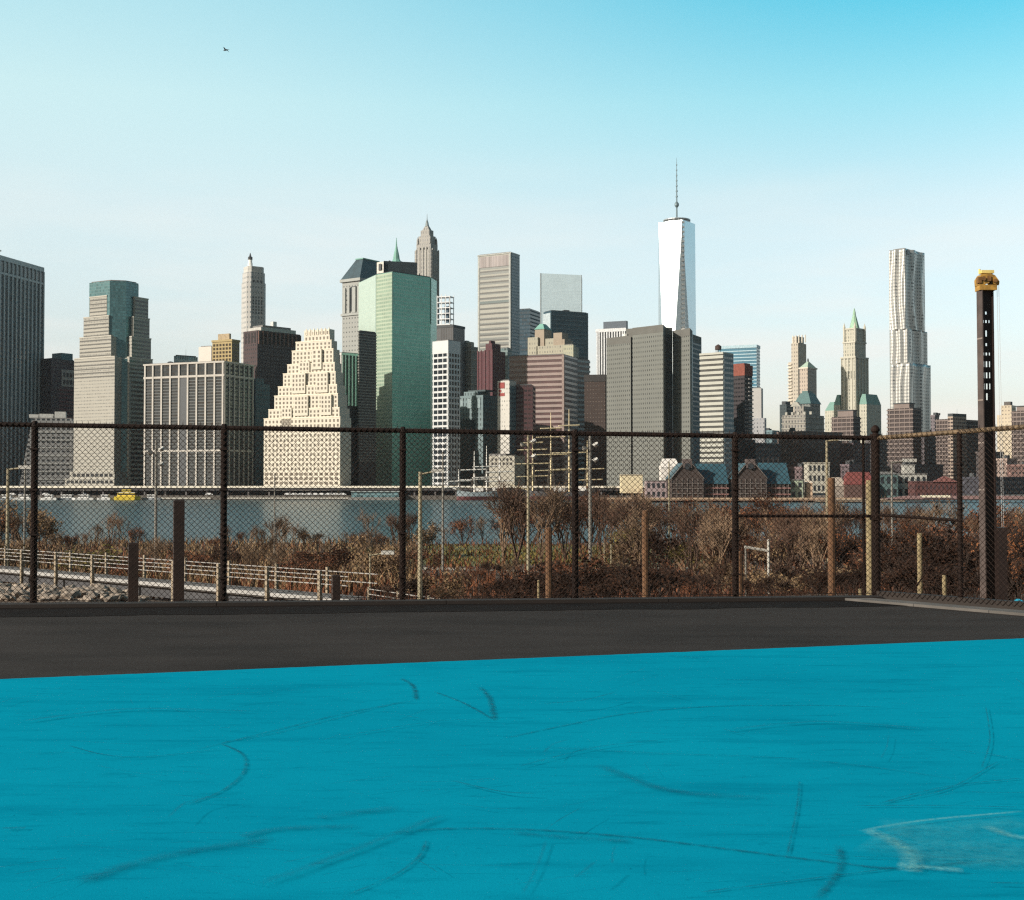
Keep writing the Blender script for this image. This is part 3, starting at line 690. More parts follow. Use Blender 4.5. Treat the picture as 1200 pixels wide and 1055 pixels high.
cs2 = facade('pale_tower_stone', (.42,.375,.31), (.17,.15,.13), 3.3, 4.6, (.3,.7), (.25,.7), gr=.4, nz=.06)
b = Bld('skyscraper', 'cream stone tower with stepped top and balconied left edge', 924.5, 936, 946.5, 1520, 42)
b.body(cs2, 424); b.box('stage', cs2, -b.A+4, b.A, -b.B, b.B-2, b.h, b.z(402)); b.box('stage', cs2, -b.A+5, b.A-2, -b.B+1, b.B-4, b.z(402), b.z(394))
for k in range(5): b.box('fin', mat('pale_fin', (.55,.50,.42), .85), -b.A+5+k*4.2, -b.A+6.2+k*4.2, -b.B+.4, -b.B+1.2, b.z(402), b.z(393))
for k in range(24):
    z = b.h - 2 - k*4.0; b.box('balcony', mat('pale_fin', ()), -b.A-.4, -b.A+5, -b.B-1.5, -b.B+.1, z-1.4, z)
b.done()
b = Bld('stone_tower', 'square stone tower with a pale green pyramid roof and pointed finial', 937.5, 947, 957.5, 1430, 44)
b.body(facade('pink_stone', (.42,.35,.29), (.16,.14,.13), 3.0, 4.4, (.35,.65), (.2,.7), nz=.08), 432)
b.box('cornice', mat('pale_fin', ()), -b.A-.8, b.A+.8, -b.B-.8, b.B+.8, b.h, b.h+1.6); z = b.h+1.6
MB().prism([(-b.A,-b.B),(b.A,-b.B),(b.A,b.B),(-b.A,b.B)], z, b.z(423), top=[(-1,-1),(1,-1),(1,1),(-1,1)]).build('pyramid_roof', mat('pale_copper', (.33,.42,.34), .8), b.o)
MB().lathe([(1.2,b.z(423)),(1.0,b.z(420.5)),(.1,b.z(418.5))], 6).build('finial', MECH, b.o); b.done()
b = Bld('stone_building', 'dark teal mansard roofed block under the square stone tower', 932, 950, 961.5, 1210, 40)
b.body(facade('mansard_wall', (.15,.16,.15), (.06,.07,.075), 3, 4, (.3,.7), (.25,.75)), 473); z = b.h
MB().prism([(-b.A-1,-b.B-1),(b.A+1,-b.B-1),(b.A+1,b.B+1),(-b.A-1,b.B+1)], z, b.z(460), top=[(-b.A+4,-b.B+4),(b.A-4,-b.B+4),(b.A-4,b.B-4),(-b.A+4,b.B-4)]).build('mansard_roof', mat('mansard_teal', (.055,.12,.12), .6), b.o)
b.box('roof', mat('mansard_teal', ()), -b.A+5, b.A-5, -b.B+5, b.B-5, b.z(460), b.z(457.5)); b.done()
b = Bld('stone_building', 'ornate grey stone courthouse-like block with a rounded gable below the mansard roof', 917, 944, 966, 1110, 42)
w = facade('court_stone', (.24,.225,.20), (.06,.062,.065), 3.0, 4.2, (.3,.7), (.2,.75), gr=.4, nz=.2)
b.body(w, 486); b.box('stage', w, b.fx(931), b.A-2, -b.B+.6, b.B-4, b.h, b.z(476)); tr = mat('court_trim', (.33,.32,.28), .9)
m = MB(); x, z = b.A-10, b.z(476); m.prism([(x-5,-b.B+.5),(x+5,-b.B+.5),(x+5,-b.B+4),(x-5,-b.B+4)], z, b.z(470.5), top=[(x-1.5,-b.B+.5),(x+1.5,-b.B+.5),(x+1.5,-b.B+4),(x-1.5,-b.B+4)]); m.build('gable', tr, b.o)
b.bands(tr, b.z(505), b.h, 3, .12, .6, 'ledge_band')
for k in range(5): b.box('dormer', tr, -b.A+3+k*6, -b.A+5.2+k*6, -b.B-.4, -b.B+2, b.h, b.h+2.6)
b.done()
b = Bld('office_building', 'small dark block left of the ornate stone block', 914, 922, 930, 1140, 40)
b.body(facade('dark_low', (),(),1,1), 474); b.box('roof_plant', MECH, -b.A+1, b.A-2, -b.B+2, b.B-2, b.h, b.h+3); b.done()

# --- gothic tower with green pyramid
b = Bld('skyscraper', 'gothic cream tower with green pointed roof and green capped side wings', 986.5, 1003, 1018, 1560, 47)
gw = facade('gothic_stone', (.42,.40,.33), (.21,.21,.17), 3.4, 4.4, (.3,.7), (.1,.75), gr=.5, nz=.06)
gt = mat('gothic_trim', (.46,.44,.37), .9, 0, .08, .2); A, B_ = b.A, b.B
b.body(gw, 420)
def gstage(i, p0, p1, nm='stage'):
    MB().box(-A*i,A*i,-B_*i,B_*i,b.z(p0),b.z(p1)).build(nm, gw, b.o)
    MB().box(-A*i-.8,A*i+.8,-B_*i-.8,B_*i+.8,b.z(p1)-1.4,b.z(p1)+.4).build('cornice', gt, b.o)
gstage(1.0, 421, 418); gstage(.84, 418, 400); gstage(.74, 400, 384)
for k in range(5):
    h = -A + 2*A*k/4
    b.box('pier', gt, max(-A,h-.8), min(A,h+.8), -B_-.8, -B_+.1, 0, b.z(419)); 
    h = -B_ + 2*B_*k/4; b.box('pier', gt, A-.1, A+.8, max(-B_,h-.8), min(B_,h+.8), 0, b.z(419))
for sx in (-1,1):
    for sy in (-1,1):
        MB().lathe([(1.8,b.z(400)),(1.8,b.z(382)),(.2,b.z(377))], 6, (A*.76*sx,B_*.76*sy)).build('pinnacle', gt, b.o)
oc = lambda r: [(r*math.cos(rad(22.5+45*k)), r*math.sin(rad(22.5+45*k))) for k in range(8)]
MB().prism(oc(A*.66), b.z(384), b.z(366), top=oc(A*.16)).build('pyramid_roof', mat('roof_copper', (.27,.42,.30), .7), b.o)
MB().lathe([(A*.2,b.z(367)),(A*.17,b.z(364)),(.3,b.z(359))], 8).build('finial', mat('roof_copper', ()), b.o)
for x0, x1, y0, y1, py, nm in ((-A-24,-A-9,-B_,B_,473,0),(-A-9,-A,-B_-3,B_,474,1),(A,A+12,-B_*.6,B_+10,474,1)):
    b.box('side_wing', gw, x0, x1, y0, y1, 0, b.z(py if nm else 480))
    z = b.z(py if nm else 480); i = min(x1-x0,y1-y0)*.3
    MB().prism([(x0,y0),(x1,y0),(x1,y1),(x0,y1)], z, z+(13 if nm else 11), top=[(x0+i,y0+i),(x1-i,y0+i),(x1-i,y1-i),(x0+i,y1-i)]).build('wing_roof', mat('wing_copper', (.14,.26,.22), .7), b.o)
b.done()

# --- rippled steel tower
b = Bld('skyscraper', 'tall rippling silver steel tower with three setbacks on the right', 1043.5, 1066, 1091.5, 1210, 45)
rs = facade('rippled_steel', (.52,.515,.49), (.13,.14,.15), 2.5, 3.25, (.3,.72), (.25,.7), gr=.2, wr=.38, wmet=.55, nz=.04, var=.5)
A, B_ = b.A, b.B
def ripple(x0, x1, y0, y1, z0, z1, ph, nm):
    m = MB(); nz_, nh = 40, 22
    per = []
    for (xa,ya,xb,yb) in ((x0,y0,x1,y0),(x1,y0,x1,y1),(x1,y1,x0,y1),(x0,y1,x0,y0)):
        L = math.hypot(xb-xa,yb-ya); nx, ny = (yb-ya)/L, -(xb-xa)/L
        for i in range(nh):
            per.append((xa+(xb-xa)*i/nh, ya+(yb-ya)*i/nh, nx, ny, i/nh, len(per)))
    n = len(per)
    for k in range(nz_+1):
        z = z0+(z1-z0)*k/nz_
        for x, y, nx, ny, f_, i in per:
            d = math.sin(f_*2*math.pi*2.0 + ph + 1.3*math.sin(z*.028+ph) + .5*math.sin(z*.075))*1.75 + .3*math.sin(f_*19+z*.04+ph*2)
            e = math.sin(math.pi*f_)**.5 if 0 < f_ < 1 else 0
            m.v.append((x+nx*d*e, y+ny*d*e, z))
    for k in range(nz_):
        for i in range(n):
            j = (i+1) % n; m.f.append((k*n+i, k*n+j, (k+1)*n+j, (k+1)*n+i)); m.m.append(0)
    m.f.append(tuple(nz_*n+i for i in range(n))); m.m.append(0)
    return m.build(nm, rs, b.o, smooth=True)
ripple(-A,A,-B_,B_,0,b.z(425),.3,'lower_tier'); ripple(-A,A-2,-B_,B_-2.4,b.z(425),b.z(385),1.4,'middle_tier'); ripple(-A,A-3.2,-B_,B_-4.4,b.z(385),b.z(290.5),2.3,'upper_tier')
b.box('roof', ROOFGREY, -A+3, A-6, -B_+3, B_-7, b.z(290.5), b.z(290.5)+1)
b.box('crown_notch', mat('notch_dark', (.08,.09,.10), .4), A-3.6, A-2.7, -B_+3.5, -B_+9, b.z(297), b.z(292)); b.done()

# --- brown balconied slabs and the low blocks on the right
bb = mat('brown_slab_wall', (.050,.036,.034), .8, 0, .25, .1); bf = mat('brown_slab_band', (.19,.15,.135), .85, 0, .1, .2)
def slab(label, x0, xc, x1, py, D, th, n, pent=None, m=bb, f=bf):
    b = Bld('apartment_building', label, x0, xc, x1, D, th, group='brown balconied apartment slabs'); b.body(m, py)
    b.bands(f, 3, b.h+.2, n, .3, .55, 'balcony_band')
    for k in range(5):
        h = -b.A+b.a*(k+.5)/5; b.box('partition', f, h-.25, h+.25, -b.B-.5, -b.B, 0, b.h)
    if pent: b.box('penthouse', f, b.fx(pent[0]), min(b.A-1, b.fx(pent[1])), -b.B+3, b.B-3, b.h, b.z(pent[2])); b.box('penthouse_roof', MECH, b.fx(pent[0])-.5, min(b.A-.5, b.fx(pent[1])+.5), -b.B+2.5, b.B-2.5, b.z(pent[2]), b.z(pent[2])+.7)
    b.done()
slab('brown balconied slab in front of the gothic tower', 975, 1000, 1008.5, 488, 1010, 43, 17, (980,998,481))
slab('brown balconied slab in front of the rippling steel tower', 1040.5, 1070, 1080, 478, 960, 44, 19, (1046,1064,472.5))
slab('wide brown slab right of the steel tower with a lit middle bay', 1097, 1113, 1147, 491, 965, 52, 18, None)
b = Bld('tower', 'sunlit bay and rooftop hut of the wide brown slab beside the drilling mast', 1111, 1117, 1133, 962, 55, group=TOWERS)
b.body(facade('sunlit_bay', (.33,.26,.21), (.05,.04,.04), 2.5, 2.7, (.1,.9), (.4,.9)), 488); b.roof(MECH, 0, 2.2); MB().tube((0,0,b.h),(0,0,b.h+6),.15,.05).build('antenna', MECH, b.o); b.done()
slab('brown balconied slab cut by the right edge', 1186, 1208, 1225, 481, 955, 44, 18, (1190,1204,476))
b = Bld('apartment_tower', 'cream tower with stepped top near the right edge', 1169, 1186, 1192, 1080, 40)
w = facade('cream_right', (.47,.40,.30), (.22,.19,.16), 2.6, 3.2, (.3,.7), (.3,.65)); b.body(w, 486); b.box('stage', w, b.A-9, b.A, -b.B, b.B-2, b.h, b.z(475)); b.box('water_tank', mat('tank_cap', (.09,.08,.075), .8), b.A-7, b.A-1.5, -b.B+2, -b.B+7, b.z(475), b.z(470.5)); b.done()
LOW = 'low blocks along the far shore'
low = [('teal grey block with blue panes above the blue pier roof', 893, 905, 913, 505, 1050, 35, (.12,.18,.20), (.05,.09,.11)),
 ('long brown brick block under the ornate stone courthouse', 911, 940, 987, 506, 900, 50, (.115,.085,.075), (.035,.03,.03)),
 ('dark plum block right of the long brown brick block', 984, 1000, 1020, 520, 890, 50, (.07,.05,.055), (.025,.022,.025)),
 ('dark grey block behind the finial post', 1014, 1030, 1043, 512, 1050, 50, (.09,.08,.08), (.03,.03,.033)),
 ('plum grey block between the two brown slabs', 1078, 1088, 1099, 508, 1000, 50, (.10,.085,.09), (.04,.037,.042)),
 ('small dark building peeking left of the wide brown slab', 1091, 1096, 1101, 487, 1150, 50, (.13,.11,.12), (.05,.045,.05)),
 ('grey brown block behind the drilling mast', 1144, 1158, 1176, 530, 930, 50, (.085,.07,.068), (.03,.027,.03)),
 ('pinkish stone block at the foot of the cream tower', 1168, 1180, 1192, 538, 900, 50, (.28,.21,.18), (.05,.04,.04)),
 ('brick block cut by the right edge below the brown slab', 1180, 1215, 1240, 545, 880, 50, (.13,.075,.065), (.035,.03,.03)),
 ('mauve block behind the white cottage windows', 985, 995, 1014, 545, 790, 50, (.12,.09,.10), (.04,.035,.04)),
 ('dark block behind the red shed roof', 1042, 1065, 1105, 545, 860, 50, (.06,.05,.052), (.025,.022,.025)),
 ('dark low block right of the brick hall', 1122, 1150, 1205, 560, 800, 50, (.035,.035,.045), (.02,.02,.028)),
 ('grey office block behind the gabled pier houses', 820, 850, 862, 500, 840, 50, (.10,.12,.125), (.04,.055,.06)),
 ('dark block behind the second gabled house', 858, 885, 915, 520, 850, 50, (.075,.075,.08), (.03,.034,.038)),
 ('mauve low house left of the white cottage', 925, 940, 950, 548, 780, 45, (.14,.10,.105), (.05,.04,.045))]
for lb, x0, xc, x1, py, D, th, wc, gc in low:
    b = Bld('low_building', lb, x0, xc, x1, D, th, group=LOW)
    b.body(facade('low_wall_%d' % int(wc[0]*1000+x0), wc, gc, 2.6, 3.2, (.25,.75), (.25,.7), gr=.3, blinds=.12, blind=tuple(min(1,c*2.6) for c in wc), nz=.2), py)
    b.box('parapet', mat('parapet_%d' % x0, tuple(c*1.25 for c in wc), .9), -b.A-.3, b.A+.3, -b.B-.3, b.B+.3, b.h-.9, b.h+.5)
    for k in range(2): q = R.uniform(-.5,.4)*b.A; b.box('roof_plant', MECH, q, q+3, -b.B+2+3*k, -b.B+4.5+3*k, b.h+.5, b.h+.5+R.uniform(1.2,3))
    b.done()

# ================================================================== the far shore
WZ = -10.1
SHORE = 733.0
m = MB(); m.box(-900,1400,SHORE,SHORE+3,WZ-1,-7.6); structure(m.build('quay', mat('quay_stone', (.13,.115,.10), .9, 0, .3, .2)))
m = MB(); m.face([(-3900,SHORE+2,-8),(3900,SHORE+2,-8),(3900,5800,-8),(-3900,5800,-8)]); structure(m.build('far_shore', mat('far_ground', (.09,.085,.08), .95, 0, .3, .02)))
# elevated road
t = thing('elevated_road', 'long pale edged elevated road running along the far waterfront on columns', 'viaduct', (0, 739, -8))
xa, xb = U(-60)*739, U(765)*739; zr = at(300, 571.5, 739).z + 8
MB().box(xa, xb, -3.2, 3.2, zr-.2, zr+.95).build('road_deck', mat('viaduct_edge', (.80,.74,.62), .85, 0, .15, .3), t)
MB().box(xa, xb, -2.6, 2.6, zr-1.7, zr-.2).build('girder', mat('viaduct_girder', (.06,.055,.06), .8), t)
MB().box(xa, xb, 4.0, 4.5, 0, zr-1.8).build('shade_panel', mat('viaduct_shade', (.035,.035,.04), .9, 0, .4, .1), t)  # near-black panel that paints the shade under the road
n = 34
for k in range(n):
    x = xa + (xb-xa)*(k+.5)/n; MB().box(x-.45, x+.45, -1.6, -.7, 0, zr-1.7).build('column', mat('viaduct_column', (.13,.12,.12), .85), t)
# parked cars under it
def car(col, name):
    r = thing('parked_car', 'x', 'car')
    prof = [(-2.1,.35),(2.1,.35),(2.15,.8),(1.3,.95),(.75,1.45),(-1.1,1.45),(-1.75,.95),(-2.15,.85)]
    m = MB(); n0 = len(prof)
    for y in (-.85,.85): m.v += [(x,y,z) for x,z in prof]
    for i in range(n0): j=(i+1)%n0; m.f.append((i,j,n0+j,n0+i)); m.m.append(0)
    m.f += [tuple(reversed(range(n0))), tuple(range(n0,2*n0))]; m.m += [0,0]
    m.build('body', mat(name, col, .35, .1, .05), r)
    for sx in (-1.3,1.3): MB().tube((sx,-.9,.35),(sx,.9,.35),.35,n=10).build('wheel', mat('tyre', (.02,.02,.02), .9), r)
    return r
cw_, cd_ = car((.7,.7,.7),'car_white'), car((.05,.06,.08),'car_dark')
cars = [px for px in range(338, 408, 8)] + [16, 27, 55, 100, 246, 262, 425]
first = {}
for i, px in enumerate(cars):
    w_ = px >= 338 and px < 408 or i % 2
    X = U(px)*736.2; src = cw_ if w_ else cd_
    lb = ('small white vehicle parked below the elevated road' if w_ else 'dark car parked below the elevated road')
    if src.name not in first: first[src.name] = 1; src.location = (X,735.4,-7.58); src['label'] = lb; src['group'] = ('white' if w_ else 'dark')+' vehicles under the elevated road'
    else: dup(src, (X,735.4,-7.58), 0, 1, lb)

# boats
hullw, hully = mat('boat_white', (.68,.67,.65), .5, 0, .06), mat('boat_yellow', (.72,.53,.06), .5, 0, .08)
def boat(name, label, px, L, hm, cm, Hh=1.5, cab=(.15,.7,2.0), cat='boat', Y=None, group=None, rz=0.0, mast=0):
    Y = Y or SHORE-4; X = U(px)*Y
    r = thing(name, label, cat, (X,Y,WZ), rz, group); w = L*.16
    bot = [(-L/2,-w*.8),(L*.3,-w*.8),(L*.46,0),(L*.3,w*.8),(-L/2,w*.8)]; top = [(-L/2,-w),(L*.33,-w),(L*.53,0),(L*.33,w),(-L/2,w)]
    MB().prism(bot, -.4, Hh, top=top).build('hull', hm, r)
    x0, x1 = -L/2+L*cab[0], -L/2+L*cab[1]
    MB().box(x0,x1,-w*.75,w*.75,Hh,Hh+cab[2]).build('cabin', cm, r)
    MB().box(x0+.3,x1+.06,-w*.75-.06,w*.75+.06,Hh+cab[2]*.4,Hh+cab[2]*.78).build('window_band', DARKGLASS, r)
    MB().box(x0-.2,x1+.3,-w*.8,w*.8,Hh+cab[2],Hh+cab[2]+.25).build('cabin_roof', hullw, r)
    if mast: MB().tube((0,0,Hh+cab[2]),(0,0,Hh+cab[2]+mast),.12,.05).build('mast', hullw, r)
    return r
boat('water_taxi', 'yellow water taxi moored at the far quay', 150, 14.5, hully, hully, 2.2, (.12,.8,2.0), 'ferry', SHORE-9)
MB().box(-3,2,-1.4,1.4,4.45,6.0).build('wheelhouse', hully, bpy.data.objects['water_taxi'])
MB().box(-2.7,2.08,-1.48,1.48,5.0,5.6).build('window_band', DARKGLASS, bpy.data.objects['water_taxi'])
for i, (px, L, lb) in enumerate(((8,11,'white motor boat at the left end of the marina'),(30,13,'white boat moored left of the thick fence post'),(57,10,'small white boat right of the leftmost fence post'),
        (80,14,'long white motor yacht below the pale stepped tower'),(98,13,'white boat moored second left of the yellow water taxi'),(124,9,'low white boat moored beside the yellow water taxi'),(178,11,'grey white launch right of the yellow water taxi'))):
    boat('motor_boat', lb, px, L, hullw if i % 3 else mat('boat_grey', (.3,.32,.34), .5), hullw, 1.3, (.25,.7,1.6), 'boat', SHORE-5-i%3*2, 'boats moored along the far quay', 0 if i % 2 else math.pi, 3 if i in (1,4) else 0)
t = thing('ferry_shed', 'long low teal glazed shed standing on the quay', 'shed', (U(444)*SHORE, SHORE-5, WZ))
MB().box(-17,13,-2.5,2.5,-.5,1.6).build('pontoon', mat('pontoon_grey', (.2,.19,.18), .8), t); MB().box(-15,12,-2,2,1.6,4.6).build('wall', facade('shed_glass', (.16,.25,.27), (.08,.16,.18), 2.0, 3, (.1,.9), (.2,.9)), t)
MB().box(-15.6,12.6,-2.6,2.6,4.6,5.0).build('roof', mat('shed_roof', (.35,.40,.40), .7), t)
for k, (p0, p1, lb) in enumerate(((190,248,'white edged floating pontoon left of centre on the far quay'),(266,410,'long white edged floating pontoon under the cream stepped building'))):
    t = thing('pontoon', lb, 'pontoon', (U((p0+p1)/2)*(SHORE-4), SHORE-4, WZ), 0, 'pontoons of the far quay'); hw_ = (U(p1)-U(p0))*(SHORE-4)/2
    MB().box(-hw_,hw_,-2,2,-.3,.7).build('float', mat('pontoon_dark', (.07,.065,.06), .9), t); MB().box(-hw_,hw_,-2.1,-1.7,.7,1.35).build('rail', mat('pontoon_rail', (.55,.52,.46), .8), t)

# tall ships
def ship(label, px, L, H, masts, Y, hullc, sparc, yards, hull=True):
    r = thing('sailing_ship', label, 'ship', (U(px)*Y, Y, WZ), 0, 'tall ships moored at the far pier'); w = 4.2
    st_ = []; n0 = 14
    m = MB(); secs = 12
    for k in range(secs+1):
        f_ = k/secs; x = -L/2 + L*f_; bw = w*(1-abs(2*f_-1)**3)*.98+.08; sh = 4.6 + 1.5*abs(2*f_-.9)**2
        m.v += [(x,-bw*.55,-.8),(x,-bw,2.2),(x,-bw,sh),(x,bw,sh),(x,bw,2.2),(x,bw*.55,-.8)]
    for k in range(secs):
        for i in range(6):
            j = (i+1)%6; m.f.append((k*6+i,(k+1)*6+i,(k+1)*6+j,k*6+j)); m.m.append(1 if i in (0,4) else (2 if i == 2 else 0))
    m.f += [tuple(range(6)), tuple(reversed(range(secs*6,secs*6+6)))]; m.m += [0,0]
    m.build('hull', [hullc, mat('hull_red', (.10,.03,.03), .7), mat('ship_deck', (.25,.19,.13), .8)], r)
    MB().tube((-L/2+.5,0,6),(-L/2-9,0,9.0),.32,.12).build('bowsprit', sparc, r)
    for i, (f_, hh) in enumerate(masts):
        x = -L/2+L*f_; mo = MB().tube((x,0,4),(x,0,hh*.62),.46,.38).tube((x,0,hh*.62),(x,0,hh),.34,.15).build('mast', sparc, r)
        for zf, yl in yards:
            if i == len(masts)-1 and zf > .7: continue
            MB().tube((x-yl*.93,-.5-.4*yl,hh*zf-.3),(x+yl*.93,-.5+.35*yl,hh*zf+.3),.36,.36,n=5).build('yard', sparc, mo)
        mm = MB()
        for sx in (-1,1):
            for q in (2.0,3.2): mm.tube((x+q*sx*.8,-w*.9*1,5),(x,0,hh*.62),.06,n=3,cap=False); mm.tube((x+q*sx*.8,w*.9,5),(x,0,hh*.62),.06,n=3,cap=False)
        mm.build('rigging', mat('rope', (.10,.085,.07), .9), mo)
    m = MB(); m.box(-L*.1,L*.06,-1.6,1.6,5,6.8); m.box(L*.25,L*.36,-1.8,1.8,5.4,7.2); m.build('deck_house', hullw, r)
    return r
spar_w, spar_y = mat('spar_pale', (.80,.77,.72), .7), mat('spar_ochre', (.72,.60,.38), .7)
ship('pale grey tall ship with white spars moored below the teal old stone building', 563, 27, 30, [(.04,17.5),(.37,28),(.63,31),(.9,26)], SHORE-14, mat('hull_grey', (.16,.20,.22), .6), spar_w, [(.42,8.6),(.62,8.2)])
ship('larger tall ship with ochre spars behind the brown bare trees', 657, 40, 44, [(.1,40),(.36,50),(.62,52),(.88,34)], SHORE-12, mat('hull_dark', (.05,.05,.055), .6), spar_y, [(.34,9.6),(.52,10.5),(.72,9),(.82,6.5)])

# gabled pier houses with blue roofs
BR = mat('blue_sheet_roof', (.04,.10,.13), .45, .1, .2, .15); pinkw = mat('pier_wall', (.048,.034,.03), .85, 0, .2, .2); paleb = mat('pier_trim', (.14,.12,.11), .8)
def gable(label, pl, pr, ptop, peave, pbase, Y, pend, rpeak):
    zb = max(-8.7, at(600, pbase, Y).z); X0, X1 = U(pl)*Y, U(pr)*Y; w = (X1-X0)/2
    r = thing('pier_house', label, 'pier building', ((X0+X1)/2, Y, zb), 0, 'gabled pier houses on the far shore')
    ze, zt = at(600,peave,Y).z-zb, at(600,ptop,Y).z-zb
    L = U(pend)*Y-X1
    m = MB(); m.prism([(-w,0),(w,0),(w,26),(-w,26)], 0, ze)
    m.face([(-w,0,ze),(w,0,ze),(w*.25,0,zt),(-w*.25,0,zt)]); m.face([(-w,26,ze),(-w*.25,26,zt),(w*.25,26,zt),(w,26,ze)]); m.build('wall', pinkw, r)
    m = MB()
    m.face([(-w-.5,-.6,ze-.2),(-w*.25,-.6,zt+.2),(-w*.25,26,zt+.2),(-w-.5,26,ze-.2)]); m.face([(w+.5,-.6,ze-.2),(w+.5,26,ze-.2),(w*.25,26,zt+.2),(w*.25,-.6,zt+.2)]); m.face([(-w*.25,-.6,zt+.2),(w*.25,-.6,zt+.2),(w*.25,26,zt+.2),(-w*.25,26,zt+.2)])
    m.build('roof', BR, r)
    MB().box(-w*.28,w*.28,-1,4,zt-2.5,zt+2.2).build('monitor', mat('monitor_dark', (.10,.075,.07), .8), r)
    m = MB(); m.tube((0,-.7,zt-1.6),(0,-1.2,zt-1.6),w*.2,n=14); m.build('round_window', DARKGLASS, r)
    for sx in (-1,1): MB().tube((sx*(w+.4),-.7,ze),(sx*w*.25,-.7,zt),.28,n=4).build('bargeboard', paleb, r)
    for k in range(1,4): MB().box(-w,w,-.5,-.05,ze*k/4,ze*k/4+.35).build('balcony_rail', paleb, r)
    for k in range(7): x=-w+2*w*k/6; MB().box(max(-w,x-.18),min(w,x+.18),-.35,-.05,0,ze).build('column', paleb, r)
    # long wing to the right with a sloping blue roof
    MB().box(w+.1,w+L,4,24,0,ze*.78).build('wing_wall', pinkw, r)
    m = MB(); zr = at(600,rpeak,Y+14).z-zb
    m.face([(w-2,3.2,ze*.74),(w+L,3.2,ze*.74),(w+L,14,zr),(w-2,14,zr)]); m.face([(w-2,14,zr),(w+L,14,zr),(w+L,25,ze*.7),(w-2,25,ze*.7)]); m.build('wing_roof', BR, r)
    for k in range(2): MB().box(w+1,w+L,3.2,3.9,ze*(.2+.3*k),ze*(.27+.3*k)).build('balcony_rail', mat('pink_rail', (.22,.115,.105), .8), r)
    for k in range(6): x=w+1+L*k/6; MB().box(x,x+.3,3.3,3.8,0,ze*.74).build('column', paleb, r)
    for k in range(4):
        x = w+L*.2*(k+.4); m = MB(); m.tube((x,14,zr),(x,14,zr+3.2),.1,n=4); m.build('flagpole', paleb, r)
    return r
gable('gabled pier house with blue roof, the left one of two', 787, 824, 543, 561, 590, 668, 855, 543.5)
gable('gabled pier house with blue roof, the right one of two beside the thick post', 861, 898, 543, 561, 590, 664, 928, 542.5)
def smallbox(name, label, cat, pl, pr, pt, pb, Y, wall, roofm=None, roofh=0, depth=10, winn=None, group='small sheds along the far shore'):
    zb = max(-8.7, at(600,pb,Y).z); X0, X1 = U(pl)*Y, U(pr)*Y; w=(X1-X0)/2; h = at(600,pt,Y).z-zb
    r = thing(name, label, cat, ((X0+X1)/2,Y,zb), 0, group)
    MB().box(-w,w,0,depth,0,h).build('wall', wall, r)
    if roofm:
        if roofh: MB().prism([(-w-.3,-.3),(w+.3,-.3),(w+.3,depth+.3),(-w-.3,depth+.3)], h, h+roofh, top=[(-w*.7,depth*.4),(w*.7,depth*.4),(w*.7,depth*.6),(-w*.7,depth*.6)]).build('roof', roofm, r)
        else: MB().box(-w-.3,w+.3,-.3,depth+.3,h,h+.5).build('roof', roofm, r)
    if winn:
        nc, nr = winn; me = MB().box(-w/nc*.5,w/nc*.5,-.12,.1,-h/nr*.27,h/nr*.27).mesh('window', DARKGLASS)
        for i in range(nc):
            for j in range(nr):
                o = bpy.data.objects.new('window', me); C.objects.link(o); o.parent = r; o.location = (-w+2*w*(i+.5)/nc,0,h*(j+.5)/nr)
    return r
creamb = mat('cream_shed', (.62,.54,.36), .85)
smallbox('shed', 'cream boxy shed at the foot of the grey monolith', 'shed', 728, 753, 557, 578, 700, creamb, mat('shed_top', (.4,.36,.28), .8), 0)
smallbox('container_hut', 'pale mauve hut between the cream shed and left gabled house', 'hut', 757, 786, 564, 590, 690, mat('mauve_hut', (.30,.24,.25), .85), ROOFGREY, 0, 8, (5,2))
smallbox('tent', 'white tent behind the left gabled house', 'tent', 775, 796, 548, 585, 700, mat('tent_white', (.66,.62,.58), .8), mat('tent_white', ()), 5)
smallbox('cottage', 'white cottage with three rows of dark windows', 'house', 947, 972, 543, 578, 705, mat('cottage_white', (.42,.40,.34), .85), mat('cottage_roof', (.35,.33,.28), .8), 0, 10, (5,3))
smallbox('container', 'pale green container stack left of the white cottage', 'container', 926, 941, 563, 586, 672, mat('pale_green', (.36,.42,.32), .8), ROOFGREY, 0, 6, (2,2))
smallbox('silo', 'small tan tower on the pier below the white cottage', 'tower', 945, 952, 566, 584, 675, mat('tan_silo', (.50,.36,.25), .85), mat('silo_roof', (.6,.5,.4), .8), 1.2, 5)
smallbox('shed', 'shed with sloped rust red roof left of the finial post', 'shed', 990, 1026, 568, 590, 700, mat('rust_wall', (.11,.06,.05), .85), mat('rust_roof', (.17,.045,.04), .7), 7)
smallbox('shed', 'pale grey sloped shed left of the rust red roof', 'shed', 972, 991, 570, 590, 702, mat('greytan_wall', (.30,.25,.21), .85), mat('greytan_roof', (.36,.31,.26), .8), 5)
smallbox('shed', 'teal shed right behind the finial post', 'shed', 1030, 1052, 556, 585, 705, mat('teal_shed', (.085,.14,.14), .85), ROOFGREY, 1.5, 8, (3,2))
smallbox('house', 'white stepped house left of the brick hall', 'house', 1052, 1086, 556, 584, 710, mat('house_white', (.40,.39,.36), .85), ROOFGREY, 0, 9, (5,2))
smallbox('penthouse_hut', 'tall white stair hut left of the brick hall', 'hut', 1060, 1072, 545, 584, 716, mat('house_white', ()), ROOFGREY, 0, 6)
smallbox('brick_hall', 'dark red brick hall with a central pediment on the far shore', 'hall', 1072, 1124, 565, 590, 685, facade('brick_hall', (.10,.038,.035), (.06,.04,.045), 2.2, 4.2, (.3,.7), (.2,.7)), mat('hall_roof', (.10,.05,.05), .8), 0, 12)
hall = [o for o in bpy.data.objects if o.name.startswith('brick_hall') and o.type == 'EMPTY'][0]
